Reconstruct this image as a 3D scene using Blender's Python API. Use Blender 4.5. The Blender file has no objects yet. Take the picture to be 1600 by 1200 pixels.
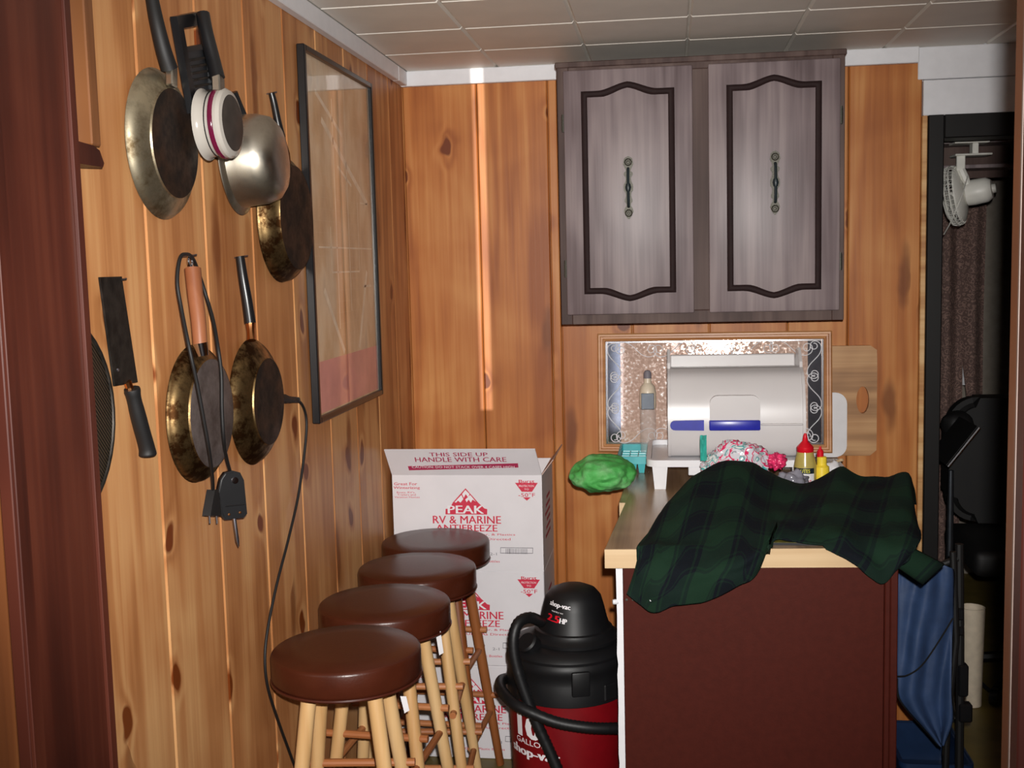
import bpy, bmesh, math, random
from mathutils import Vector, Matrix, noise
V = Vector
random.seed(7)
S = bpy.context.scene
COL = S.collection
PI = math.pi

# ------------------------------------------------------------------ camera
FPX = 1785.2
CAM = V((0, 0, 1.45))
F_ = V((-0.13732926, 0.98498316, -0.10463672))
R_ = V((0.99047264, 0.13546277, -0.02477451))
U_ = V((0.0102281, 0.10704207, 0.99420188))
cd = bpy.data.cameras.new('camera')
cd.sensor_width = 36.0
cd.lens = 36.0 * FPX / 1600.0
cd.clip_start = 0.02
co = bpy.data.objects.new('camera', cd)
m = Matrix.Identity(4)
for i in range(3):
    m[i][0], m[i][1], m[i][2], m[i][3] = R_[i], U_[i], -F_[i], CAM[i]
co.matrix_world = m
COL.objects.link(co)
S.camera = co

def at(u, v, **k):
    """point of the room seen along photo pixel (u, v) lying on the plane x=, y= or z="""
    d = F_ + R_ * ((u - 800) / FPX) + U_ * ((600 - v) / FPX)
    a, val = list(k.items())[0]
    i = 'xyz'.index(a)
    return CAM + d * ((val - CAM[i]) / d[i])

# ------------------------------------------------------------------ light and exposure
S.view_settings.view_transform = 'Standard'
S.view_settings.look = 'None'
S.view_settings.gamma = 1.0
S.view_settings.use_curve_mapping = False
S.view_settings.exposure = 0.0
w = bpy.data.worlds.new('daylight')
S.world = w
w.use_nodes = True
bg = w.node_tree.nodes['Background']
bg.inputs[0].default_value = (0.80, 0.88, 1.0, 1)
bg.inputs[1].default_value = 4.0

fl = bpy.data.lights.new('camera_flash', 'SPOT')
fl.energy = 330
fl.color = (1.0, 0.97, 0.93)
fl.spot_size = math.radians(76)
fl.spot_blend = 1.0
fl.shadow_soft_size = 0.012
fo = bpy.data.objects.new('camera_flash', fl)
fo.matrix_world = Matrix.Translation(R_ * 0.022 + U_ * 0.055 + F_ * 0.0) @ m
COL.objects.link(fo)

sl = bpy.data.lights.new('low_sun', 'SUN')
sl.energy = 3.4
sl.angle = math.radians(0.12)
sl.color = (1.0, 0.93, 0.84)
so = bpy.data.objects.new('low_sun', sl)
sd = V((-0.578 + 0.40, 3.56 + 2.2, 0.0)).normalized()
so.rotation_euler = sd.to_track_quat('-Z', 'Y').to_euler()
so.location = (-0.3, -6, 1.5)
COL.objects.link(so)

# ------------------------------------------------------------------ materials
def lin(c):
    f = lambda x: x / 12.92 if x <= 0.04045 else ((x + 0.055) / 1.055) ** 2.4
    return (f(c[0] / 255), f(c[1] / 255), f(c[2] / 255), 1.0)

def newmat(name):
    mt = bpy.data.materials.new(name)
    mt.use_nodes = True
    nt = mt.node_tree
    return mt, nt, nt.nodes['Principled BSDF']

def N(nt, t, **k):
    n = nt.nodes.new(t)
    for a, b in k.items():
        setattr(n, a, b)
    return n

def ramp(nt, fac, stops):
    r = N(nt, 'ShaderNodeValToRGB')
    e = r.color_ramp.elements
    while len(e) < len(stops):
        e.new(0.5)
    for q, (p, c) in zip(e, stops):
        q.position = p
        q.color = c
    nt.links.new(fac, r.inputs[0])
    return r.outputs[0]

def plain(name, c, rough=0.5, metal=0.0, vary=0.12, scale=30, bump=0.0, spec=0.5, coat=0.0, bscale=None, **kw):
    mt, nt, b = newmat(name)
    b.inputs['Roughness'].default_value = rough
    b.inputs['Metallic'].default_value = metal
    b.inputs['Specular IOR Level'].default_value = spec
    b.inputs['Coat Weight'].default_value = coat
    tc = N(nt, 'ShaderNodeTexCoord')
    nz = N(nt, 'ShaderNodeTexNoise')
    nz.inputs['Scale'].default_value = scale
    nz.inputs['Detail'].default_value = 4
    nt.links.new(tc.outputs['Object'], nz.inputs['Vector'])
    L = lin(c)
    lo = tuple(x * (1 - vary) for x in L[:3]) + (1,)
    hi = tuple(min(1, x * (1 + vary)) for x in L[:3]) + (1,)
    nt.links.new(ramp(nt, nz.outputs['Fac'], [(0.3, lo), (0.7, hi)]), b.inputs['Base Color'])
    if bump:
        bp = N(nt, 'ShaderNodeBump')
        bp.inputs['Strength'].default_value = bump
        bp.inputs['Distance'].default_value = 0.004
        n2 = N(nt, 'ShaderNodeTexNoise')
        n2.inputs['Scale'].default_value = bscale or scale * 4
        n2.inputs['Detail'].default_value = 3
        nt.links.new(tc.outputs['Object'], n2.inputs['Vector'])
        nt.links.new(n2.outputs['Fac'], bp.inputs['Height'])
        nt.links.new(bp.outputs[0], b.inputs['Normal'])
    return mt

def wood(name, light, mid, dark, rough=0.4, axis='Z', across='Y', knots=True, gscale=1.0, coat=0.0, knot_dark=None, kthr=0.6, contrast=1.0, spec=0.5, kdens=1.0, spikes=0.0):
    """grain along one axis, optional knots seen on the plane (across, axis)"""
    mt, nt, b = newmat(name)
    b.inputs['Roughness'].default_value = rough
    b.inputs['Coat Weight'].default_value = coat
    b.inputs['Coat Roughness'].default_value = 0.2
    b.inputs['Specular IOR Level'].default_value = spec
    ln = nt.links.new
    tc = N(nt, 'ShaderNodeTexCoord')
    oi = N(nt, 'ShaderNodeObjectInfo')
    off = N(nt, 'ShaderNodeVectorMath', operation='SCALE')
    off.inputs[0].default_value = (37.0, 53.0, 71.0)
    ln(oi.outputs['Random'], off.inputs['Scale'])
    ad = N(nt, 'ShaderNodeVectorMath', operation='ADD')
    ln(tc.outputs['Object'], ad.inputs[0])
    ln(off.outputs[0], ad.inputs[1])
    sx = N(nt, 'ShaderNodeSeparateXYZ')
    ln(ad.outputs[0], sx.inputs[0])
    cmb = N(nt, 'ShaderNodeCombineXYZ')
    ln(sx.outputs[across], cmb.inputs['X'])
    ln(sx.outputs[axis], cmb.inputs['Y'])
    # knots
    mp = N(nt, 'ShaderNodeMapping')
    mp.inputs['Scale'].default_value = (4.6 * kdens, 3.3 * kdens, 1)
    ln(cmb.outputs[0], mp.inputs[0])
    vo = N(nt, 'ShaderNodeTexVoronoi', voronoi_dimensions='2D')
    vo.inputs['Scale'].default_value = 1.0
    vo.inputs['Randomness'].default_value = 0.9
    wob = N(nt, 'ShaderNodeTexNoise')
    wob.inputs['Scale'].default_value = 9
    ln(cmb.outputs[0], wob.inputs['Vector'])
    wa = N(nt, 'ShaderNodeMixRGB', blend_type='ADD')
    wa.inputs[0].default_value = 0.3
    ln(mp.outputs[0], wa.inputs[1])
    ln(wob.outputs['Color'], wa.inputs[2])
    ln(wa.outputs[0], vo.inputs['Vector'])
    thr = N(nt, 'ShaderNodeMath', operation='GREATER_THAN')
    sc = N(nt, 'ShaderNodeSeparateColor')
    ln(vo.outputs['Color'], sc.inputs[0])
    ln(sc.outputs[0], thr.inputs[0])
    thr.inputs[1].default_value = kthr if knots else 2.0
    pulse = N(nt, 'ShaderNodeMapRange')
    ln(vo.outputs['Distance'], pulse.inputs[0])
    pulse.inputs[1].default_value = 0.0
    pulse.inputs[2].default_value = 0.25
    pulse.inputs[3].default_value = 1.0
    pulse.inputs[4].default_value = 0.0
    pk = N(nt, 'ShaderNodeMath', operation='POWER')
    ln(pulse.outputs[0], pk.inputs[0])
    pk.inputs[1].default_value = 2.2
    km = N(nt, 'ShaderNodeMath', operation='MULTIPLY')
    ln(pk.outputs[0], km.inputs[0])
    ln(thr.outputs[0], km.inputs[1])
    # grain phase
    m2 = N(nt, 'ShaderNodeMapping')
    m2.inputs['Scale'].default_value = (7 * gscale, 0.55 * gscale, 1)
    ln(cmb.outputs[0], m2.inputs[0])
    n1 = N(nt, 'ShaderNodeTexNoise')
    n1.inputs['Scale'].default_value = 1.0
    n1.inputs['Detail'].default_value = 3
    ln(m2.outputs[0], n1.inputs['Vector'])
    ph = N(nt, 'ShaderNodeMath', operation='MULTIPLY_ADD')
    ln(n1.outputs['Fac'], ph.inputs[0])
    ph.inputs[1].default_value = 30.0
    k2 = N(nt, 'ShaderNodeMath', operation='MULTIPLY')
    ln(km.outputs[0], k2.inputs[0])
    k2.inputs[1].default_value = 12.0
    ln(k2.outputs[0], ph.inputs[2])
    sn = N(nt, 'ShaderNodeMath', operation='SINE')
    ln(ph.outputs[0], sn.inputs[0])
    s01 = N(nt, 'ShaderNodeMath', operation='MULTIPLY_ADD')
    ln(sn.outputs[0], s01.inputs[0])
    s01.inputs[1].default_value = 0.22 * contrast
    s01.inputs[2].default_value = 0.5
    m3 = N(nt, 'ShaderNodeMapping')
    m3.inputs['Scale'].default_value = (110 * gscale, 2.2 * gscale, 1)
    ln(cmb.outputs[0], m3.inputs[0])
    n2 = N(nt, 'ShaderNodeTexNoise')
    n2.inputs['Scale'].default_value = 1.0
    n2.inputs['Detail'].default_value = 4
    ln(m3.outputs[0], n2.inputs['Vector'])
    a2 = N(nt, 'ShaderNodeMath', operation='MULTIPLY_ADD')
    ln(n2.outputs['Fac'], a2.inputs[0])
    a2.inputs[1].default_value = 0.62 * contrast
    sub = N(nt, 'ShaderNodeMath', operation='SUBTRACT')
    ln(s01.outputs[0], sub.inputs[0])
    sub.inputs[1].default_value = 0.31 * contrast
    ln(sub.outputs[0], a2.inputs[2])
    n3 = N(nt, 'ShaderNodeTexNoise')
    n3.inputs['Scale'].default_value = 3.4
    n3.inputs['Distortion'].default_value = 0.6
    n3.inputs['Detail'].default_value = 2
    ln(cmb.outputs[0], n3.inputs['Vector'])
    a3 = N(nt, 'ShaderNodeMath', operation='MULTIPLY_ADD')
    ln(n3.outputs['Fac'], a3.inputs[0])
    a3.inputs[1].default_value = 1.1 * contrast
    a3b = N(nt, 'ShaderNodeMath', operation='SUBTRACT')
    ln(a2.outputs[0], a3b.inputs[0])
    a3b.inputs[1].default_value = 0.55 * contrast
    ln(a3b.outputs[0], a3.inputs[2])
    a4 = N(nt, 'ShaderNodeMath', operation='MULTIPLY_ADD')
    ln(oi.outputs['Random'], a4.inputs[0])
    a4.inputs[1].default_value = 0.16 * contrast
    a4b = N(nt, 'ShaderNodeMath', operation='SUBTRACT')
    ln(a3.outputs[0], a4b.inputs[0])
    a4b.inputs[1].default_value = 0.08 * contrast
    ln(a4b.outputs[0], a4.inputs[2])
    col = ramp(nt, a4.outputs[0], [(0.15, lin(dark)), (0.5, lin(mid)), (0.85, lin(light))])
    kd = lin(knot_dark or (112, 52, 16))
    kr = N(nt, 'ShaderNodeMapRange')
    ln(km.outputs[0], kr.inputs[0])
    kr.inputs[1].default_value = 0.34
    kr.inputs[2].default_value = 0.48
    mx = N(nt, 'ShaderNodeMixRGB')
    ln(kr.outputs[0], mx.inputs[0])
    ln(col, mx.inputs[1])
    mx.inputs[2].default_value = kd
    ln(mx.outputs[0], b.inputs['Base Color'])
    if knots and spikes:
        # long slanting spike knots
        mq = N(nt, 'ShaderNodeMapping')
        mq.inputs['Rotation'].default_value = (0, 0, spikes)
        mq.inputs['Scale'].default_value = (11.0, 2.6, 1)
        ln(cmb.outputs[0], mq.inputs[0])
        wq = N(nt, 'ShaderNodeMixRGB', blend_type='ADD')
        wq.inputs[0].default_value = 0.35
        ln(mq.outputs[0], wq.inputs[1])
        ln(wob.outputs['Color'], wq.inputs[2])
        v2 = N(nt, 'ShaderNodeTexVoronoi', voronoi_dimensions='2D')
        v2.inputs['Scale'].default_value = 1.0
        ln(wq.outputs[0], v2.inputs['Vector'])
        s2 = N(nt, 'ShaderNodeSeparateColor')
        ln(v2.outputs['Color'], s2.inputs[0])
        t2 = N(nt, 'ShaderNodeMath', operation='GREATER_THAN')
        ln(s2.outputs[1], t2.inputs[0])
        t2.inputs[1].default_value = 0.78
        q2 = N(nt, 'ShaderNodeMapRange', interpolation_type='SMOOTHSTEP')
        ln(v2.outputs['Distance'], q2.inputs[0])
        q2.inputs[1].default_value = 0.10
        q2.inputs[2].default_value = 0.30
        q2.inputs[3].default_value = 0.75
        q2.inputs[4].default_value = 0.0
        f2 = N(nt, 'ShaderNodeMath', operation='MULTIPLY')
        ln(q2.outputs[0], f2.inputs[0])
        ln(t2.outputs[0], f2.inputs[1])
        my = N(nt, 'ShaderNodeMixRGB')
        ln(f2.outputs[0], my.inputs[0])
        ln(mx.outputs[0], my.inputs[1])
        my.inputs[2].default_value = lin((112, 58, 24))
        ln(my.outputs[0], b.inputs['Base Color'])
    bp = N(nt, 'ShaderNodeBump')
    bp.inputs['Strength'].default_value = 0.1
    bp.inputs['Distance'].default_value = 0.002
    ln(n2.outputs['Fac'], bp.inputs['Height'])
    ln(bp.outputs[0], b.inputs['Normal'])
    return mt

PL, PM, PD = (210, 160, 108), (186, 128, 80), (152, 94, 52)
M_pine_l = wood('pine_left', PL, PM, PD, 0.42, 'Z', 'Y', kthr=0.5, contrast=0.72, spikes=-0.5, spec=0.28)
M_pine_b = wood('pine_back', (206, 144, 84), (184, 114, 58), (152, 84, 38), 0.42, 'Z', 'X', kthr=0.55, contrast=0.7, spikes=0.3, spec=0.28)
M_pine_bare = wood('pine_bare', (226, 184, 130), (206, 156, 100), (176, 120, 68), 0.5, 'X', 'Z', knots=False)
M_stain = wood('mahogany_stain', (74, 35, 23), (60, 25, 16), (42, 15, 9), 0.42, 'Z', 'Y', knots=False, spec=0.35, contrast=0.8)
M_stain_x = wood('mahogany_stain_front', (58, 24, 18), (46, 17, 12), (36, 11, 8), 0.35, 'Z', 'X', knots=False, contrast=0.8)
M_varn = wood('brown_varnished_pine', (104, 62, 32), (84, 46, 22), (60, 30, 14), 0.4, 'Z', 'X', knots=False, contrast=0.8)
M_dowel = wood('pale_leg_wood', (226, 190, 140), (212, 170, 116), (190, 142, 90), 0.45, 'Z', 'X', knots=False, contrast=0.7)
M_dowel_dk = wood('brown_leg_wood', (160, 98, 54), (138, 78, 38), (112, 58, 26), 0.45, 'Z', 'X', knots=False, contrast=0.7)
M_rung = wood('rung_wood', (190, 126, 80), (172, 106, 62), (146, 84, 46), 0.45, 'X', 'Z', knots=False, contrast=0.7)
M_cab = wood('grey_brown_laminate', (142, 128, 128), (122, 108, 110), (98, 84, 86), 0.44, 'Z', 'X', knots=False, contrast=0.8, gscale=1.4)
M_cabf = wood('cabinet_face_frame', (98, 80, 74), (82, 63, 58), (64, 46, 42), 0.55, 'Z', 'X', knots=False, contrast=0.9, spec=0.25)
M_mould = plain('dark_moulding', (40, 26, 26), 0.7, spec=0.2)
M_counter_top = wood('worktop_laminate', (178, 148, 118), (156, 126, 96), (130, 102, 76), 0.25, 'Y', 'X', knots=False)
M_counter_edge = wood('worktop_edge', (224, 198, 160), (208, 178, 138), (186, 152, 112), 0.45, 'X', 'Z', knots=False, contrast=0.6)
M_panel = plain('dark_brown_panel', (70, 25, 17), 0.6, spec=0.15, scale=60, vary=0.08, bump=0.05)
M_white = plain('white_paint', (228, 228, 232), 0.5, vary=0.03, bump=0.03)
M_tile = plain('ceiling_tile', (228, 222, 212), 0.55, vary=0.04, scale=8, bump=0.08, bscale=120)
M_tileb = plain('ceiling_backing', (226, 222, 212), 0.6)
M_black = plain('black_plastic', (20, 20, 22), 0.32)
M_blackm = plain('black_matte', (15, 14, 15), 0.6)
M_blackp = plain('black_paint', (15, 13, 13), 0.5, spec=0.3)
M_frame_tan = wood('tan_frame_wood', (206, 152, 102), (188, 130, 80), (162, 104, 58), 0.4, 'X', 'Z', knots=False, contrast=0.6)
M_cut = wood('cutting_board_wood', (196, 152, 104), (176, 130, 84), (146, 104, 64), 0.5, 'X', 'Z', knots=False)
M_cutw = plain('white_cutting_board', (222, 220, 222), 0.4, vary=0.04)
M_plw = plain('white_plastic', (206, 202, 202), 0.3, vary=0.03, scale=6)
M_plw2 = plain('white_tray_plastic', (230, 230, 234), 0.3, vary=0.03)
M_blue = plain('blue_plastic', (38, 44, 160), 0.3)
M_teal = plain('teal_plastic', (70, 176, 182), 0.35)
M_vinyl = plain('brown_vinyl', (68, 29, 16), 0.32, spec=0.4, vary=0.1, scale=25, bump=0.06, bscale=220)
M_vinylp = plain('brown_vinyl_piping', (70, 30, 20), 0.3)
M_card = plain('white_cardboard', (226, 222, 226), 0.6, vary=0.03, scale=12)
M_cardin = plain('cardboard_inside', (186, 160, 150), 0.8)
M_red = plain('red_ink', (206, 40, 70), 0.6, vary=0.04)
M_redd = plain('dark_red_ink', (176, 44, 84), 0.6, vary=0.04)
M_ink = plain('grey_ink', (120, 116, 124), 0.6)
M_whiteink = plain('white_ink', (236, 232, 236), 0.6, vary=0.02)
M_vacblk = plain('black_vac_plastic', (17, 17, 19), 0.48, spec=0.4)
M_vacred = plain('red_vac_plastic', (118, 6, 16), 0.42, vary=0.08)
M_redplastic = plain('red_cap_plastic', (206, 18, 36), 0.28)
M_yellow = plain('yellow_plastic', (236, 206, 60), 0.35)
M_mustard = plain('amber_sauce_plastic', (178, 160, 88), 0.2)
M_labelk = plain('black_label', (28, 40, 44), 0.4)
M_ylw_ink = plain('yellow_ink', (228, 220, 60), 0.5)
M_brass = plain('antique_brass', (78, 76, 68), 0.5, metal=0.5, vary=0.4, scale=300)
M_chrome = plain('chrome', (205, 205, 210), 0.12, metal=1.0, vary=0.04)
M_nail = plain('nail_steel', (150, 150, 160), 0.3, metal=1.0)
M_ferr = plain('copper_ferrule', (206, 140, 90), 0.25, metal=1.0)
M_hwood = wood('handle_wood', (146, 92, 62), (128, 76, 48), (104, 58, 36), 0.4, 'Z', 'Y', knots=False, contrast=0.6)
M_enam = plain('white_enamel', (172, 166, 158), 0.15, vary=0.02)
M_maroon = plain('maroon_enamel', (92, 18, 48), 0.15)
M_teflon = plain('dark_base_metal', (52, 46, 42), 0.5, vary=0.3, scale=40)
M_curtain = None
M_blueb = plain('blue_canvas', (48, 70, 108), 0.6, vary=0.15, scale=18, bump=0.2, bscale=60)
M_fan = plain('ivory_fan_plastic', (232, 230, 222), 0.4, vary=0.04)
M_floor = plain('olive_linoleum', (112, 96, 48), 0.5, vary=0.2, scale=10)
M_green = None
M_dkgrey = plain('dark_grey_metal', (72, 76, 82), 0.35, metal=0.8)
M_wallfar = plain('far_room_wall', (150, 140, 128), 0.7)
M_cream = plain('cream_plastic', (220, 206, 184), 0.35)
M_iron = plain('blackened_steel', (48, 44, 40), 0.5, metal=0.7, vary=0.5, scale=60, bump=0.05)

def dirty_metal(name, clean, soot, amount=0.5, rough=0.28, scale=14, metal=1.0):
    mt, nt, b = newmat(name)
    ln = nt.links.new
    tc = N(nt, 'ShaderNodeTexCoord')
    nz = N(nt, 'ShaderNodeTexNoise')
    nz.inputs['Scale'].default_value = scale
    nz.inputs['Detail'].default_value = 8
    nz.inputs['Roughness'].default_value = 0.68
    ln(tc.outputs['Object'], nz.inputs['Vector'])
    c = ramp(nt, nz.outputs['Fac'], [(max(0, 0.62 - amount * 0.55), lin(clean)), (min(1, 0.82 - amount * 0.45), lin(soot))])
    ln(c, b.inputs['Base Color'])
    r = ramp(nt, nz.outputs['Fac'], [(0.35, (rough, rough, rough, 1)), (0.7, (rough + .3,) * 3 + (1,))])
    ln(r, b.inputs['Roughness'])
    b.inputs['Metallic'].default_value = metal
    return mt

M_pan = dirty_metal('worn_steel_pan', (204, 194, 168), (104, 88, 64), 0.35, 0.33)
M_pan_dk = dirty_metal('scorched_pan_side', (186, 156, 108), (60, 38, 20), 0.55, 0.34, 22)
M_pan_base = dirty_metal('scorched_pan_base', (62, 40, 26), (24, 14, 8), 0.5, 0.5, 18, metal=0.4)
M_pan_greybase = dirty_metal('grey_pan_base', (112, 102, 100), (70, 58, 54), 0.5, 0.5, 10, metal=0.4)
M_steel = dirty_metal('brushed_steel', (190, 184, 172), (150, 140, 122), 0.3, 0.22, 6)

def glassy(name, c, rough=0.03, trans=1.0, ior=1.45, alpha=1.0):
    mt, nt, b = newmat(name)
    b.inputs['Base Color'].default_value = lin(c)
    b.inputs['Roughness'].default_value = rough
    b.inputs['Transmission Weight'].default_value = trans
    b.inputs['IOR'].default_value = ior
    return mt
def clear_mat():
    # thin milky plastic wall
    mt, nt, b = newmat('clear_plastic')
    b.inputs['Base Color'].default_value = lin((236, 228, 224))
    b.inputs['Roughness'].default_value = 0.08
    tr = N(nt, 'ShaderNodeBsdfTransparent')
    mx = N(nt, 'ShaderNodeMixShader')
    mx.inputs[0].default_value = 0.2
    nt.links.new(tr.outputs[0], mx.inputs[1])
    nt.links.new(b.outputs[0], mx.inputs[2])
    nt.links.new(mx.outputs[0], nt.nodes['Material Output'].inputs[0])
    return mt
M_clear = clear_mat()

def pane_mat():
    # thin glass: reflects by Fresnel, lets the print behind show
    mt = bpy.data.materials.new('poster_glass')
    mt.use_nodes = True
    nt = mt.node_tree
    nt.nodes.clear()
    o = N(nt, 'ShaderNodeOutputMaterial')
    mix = N(nt, 'ShaderNodeMixShader')
    fr = N(nt, 'ShaderNodeFresnel')
    ge = N(nt, 'ShaderNodeNewGeometry')
    io = N(nt, 'ShaderNodeMapRange')      # a thin sheet reflects alike from both sides
    io.inputs[3].default_value = 1.45
    io.inputs[4].default_value = 1 / 1.45
    nt.links.new(ge.outputs['Backfacing'], io.inputs[0])
    nt.links.new(io.outputs[0], fr.inputs[0])
    tr = N(nt, 'ShaderNodeBsdfTransparent')
    gl = N(nt, 'ShaderNodeBsdfGlossy')
    gl.inputs['Roughness'].default_value = 0.015
    nt.links.new(fr.outputs[0], mix.inputs[0])
    nt.links.new(tr.outputs[0], mix.inputs[1])
    nt.links.new(gl.outputs[0], mix.inputs[2])
    nt.links.new(mix.outputs[0], o.inputs[0])
    return mt
M_pane = pane_mat()

def mirror_mat():
    # partly metallic mirror with a speckled, pinkish base colour
    mt, nt, b = newmat('speckled_mirror')
    ln = nt.links.new
    tc = N(nt, 'ShaderNodeTexCoord')
    nz = N(nt, 'ShaderNodeTexNoise')
    nz.inputs['Scale'].default_value = 120
    nz.inputs['Detail'].default_value = 4
    ln(tc.outputs['Object'], nz.inputs['Vector'])
    r = ramp(nt, nz.outputs['Fac'], [(0.45, (0.02,) * 3 + (1,)), (0.75, (0.14,) * 3 + (1,))])
    ln(r, b.inputs['Roughness'])
    c = ramp(nt, nz.outputs['Fac'], [(0.3, lin((226, 190, 172))), (0.6, lin((238, 206, 190))), (0.68, lin((250, 246, 242)))])
    ln(c, b.inputs['Base Color'])
    k = ramp(nt, nz.outputs['Fac'], [(0.4, (0.36,) * 3 + (1,)), (0.66, (0.25,) * 3 + (1,))])
    ln(k, b.inputs['Metallic'])
    return mt
M_mirror = mirror_mat()
M_scroll = plain('etched_scroll_grey', (226, 224, 228), 0.5, vary=0.05)
M_rackwood = wood('rack_wood', (150, 100, 60), (130, 82, 46), (100, 58, 30), 0.45, 'Z', 'Y', knots=False, contrast=0.7)

def poster_mat():
    mt, nt, b = newmat('faded_poster_print')
    ln = nt.links.new
    b.inputs['Roughness'].default_value = 0.5
    tc = N(nt, 'ShaderNodeTexCoord')
    mp = N(nt, 'ShaderNodeMapping')
    mp.inputs['Scale'].default_value = (1, 4.5, 2.4)
    ln(tc.outputs['Object'], mp.inputs[0])
    nz = N(nt, 'ShaderNodeTexNoise')
    nz.inputs['Scale'].default_value = 2.2
    nz.inputs['Detail'].default_value = 5
    ln(mp.outputs[0], nz.inputs['Vector'])
    c = ramp(nt, nz.outputs['Fac'], [(0.3, lin((196, 160, 124))), (0.48, lin((222, 190, 152))), (0.6, lin((236, 212, 180))), (0.75, lin((200, 180, 156)))])
    br = N(nt, 'ShaderNodeTexBrick')
    br.inputs['Scale'].default_value = 9
    br.inputs['Mortar Size'].default_value = 0.012
    br.inputs['Color1'].default_value = (0, 0, 0, 1)
    br.inputs['Color2'].default_value = (0, 0, 0, 1)
    br.inputs['Mortar'].default_value = (1, 1, 1, 1)
    sx = N(nt, 'ShaderNodeSeparateXYZ')
    ln(tc.outputs['Object'], sx.inputs[0])
    cb = N(nt, 'ShaderNodeCombineXYZ')
    ln(sx.outputs['Y'], cb.inputs['X'])
    ln(sx.outputs['Z'], cb.inputs['Y'])
    ln(cb.outputs[0], br.inputs['Vector'])
    mx = N(nt, 'ShaderNodeMixRGB')
    mf = N(nt, 'ShaderNodeMath', operation='MULTIPLY')
    ln(br.outputs['Color'], mf.inputs[0])
    mf.inputs[1].default_value = 0.15
    ln(mf.outputs[0], mx.inputs[0])
    ln(c, mx.inputs[1])
    mx.inputs[2].default_value = lin((226, 206, 178))
    ln(mx.outputs[0], b.inputs['Base Color'])
    return mt
M_poster = poster_mat()
M_pink = plain('pink_print_band', (230, 158, 154), 0.5, vary=0.12, scale=12)
M_lines = plain('pale_print_lines', (244, 228, 204), 0.5)

def plaid_mat():
    mt, nt, b = newmat('dark_green_plaid_flannel')
    ln = nt.links.new
    b.inputs['Roughness'].default_value = 0.9
    b.inputs['Specular IOR Level'].default_value = 0.15
    uv = N(nt, 'ShaderNodeUVMap')
    sx = N(nt, 'ShaderNodeSeparateXYZ')
    ln(uv.outputs[0], sx.inputs[0])
    def bands(src, freq, lo, hi):
        f = N(nt, 'ShaderNodeMath', operation='MULTIPLY'); ln(src, f.inputs[0]); f.inputs[1].default_value = freq
        fr = N(nt, 'ShaderNodeMath', operation='FRACT'); ln(f.outputs[0], fr.inputs[0])
        r = N(nt, 'ShaderNodeValToRGB')
        r.color_ramp.interpolation = 'CONSTANT'
        pts = [(0, 0.0), (lo, 1.0), (lo + .06, 0.3), (lo + .1, 1.0), (hi - .1, 0.3), (hi - .06, 1.0), (hi, 0.0)]
        e = r.color_ramp.elements
        while len(e) < len(pts): e.new(0.5)
        for q, (p, c) in zip(e, pts):
            q.position = p; q.color = (c, c, c, 1)
        ln(fr.outputs[0], r.inputs[0])
        return r.outputs[0]
    a = bands(sx.outputs['X'], 7.0, 0.42, 0.95)
    c = bands(sx.outputs['Y'], 7.0, 0.40, 0.95)
    m1 = N(nt, 'ShaderNodeMixRGB'); ln(a, m1.inputs[0])
    m1.inputs[1].default_value = lin((23, 46, 32)); m1.inputs[2].default_value = lin((13, 18, 25))
    m2 = N(nt, 'ShaderNodeMixRGB'); ln(c, m2.inputs[0])
    m2.inputs[1].default_value = lin((20, 41, 29)); m2.inputs[2].default_value = lin((12, 17, 22))
    m3 = N(nt, 'ShaderNodeMixRGB'); m3.inputs[0].default_value = 0.5
    ln(m1.outputs[0], m3.inputs[1]); ln(m2.outputs[0], m3.inputs[2])
    ln(m3.outputs[0], b.inputs['Base Color'])
    tc = N(nt, 'ShaderNodeTexCoord')
    nz = N(nt, 'ShaderNodeTexNoise'); nz.inputs['Scale'].default_value = 400
    ln(tc.outputs['Object'], nz.inputs['Vector'])
    bp = N(nt, 'ShaderNodeBump'); bp.inputs['Strength'].default_value = 0.3; bp.inputs['Distance'].default_value = 0.002
    ln(nz.outputs['Fac'], bp.inputs['Height']); ln(bp.outputs[0], b.inputs['Normal'])
    return mt
M_plaid = plaid_mat()

def printed_bag_mat():
    mt, nt, b = newmat('printed_candy_bag')
    ln = nt.links.new
    b.inputs['Roughness'].default_value = 0.15
    tc = N(nt, 'ShaderNodeTexCoord')
    nz = N(nt, 'ShaderNodeTexNoise'); nz.inputs['Scale'].default_value = 26; nz.inputs['Detail'].default_value = 3
    nz.inputs['Distortion'].default_value = 1.2
    ln(tc.outputs['Object'], nz.inputs['Vector'])
    r = ramp(nt, nz.outputs['Fac'], [(0.30, lin((206, 206, 214))), (0.42, lin((190, 200, 202))), (0.44, lin((212, 44, 96))), (0.49, lin((232, 110, 140))), (0.5, lin((206, 206, 212))), (0.57, lin((150, 150, 158))), (0.59, lin((60, 170, 170))), (0.62, lin((212, 216, 214))), (0.70, lin((206, 40, 90)))])
    r.node.color_ramp.interpolation = 'CONSTANT'
    ln(r, b.inputs['Base Color'])
    return mt
M_bag = printed_bag_mat()

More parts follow.
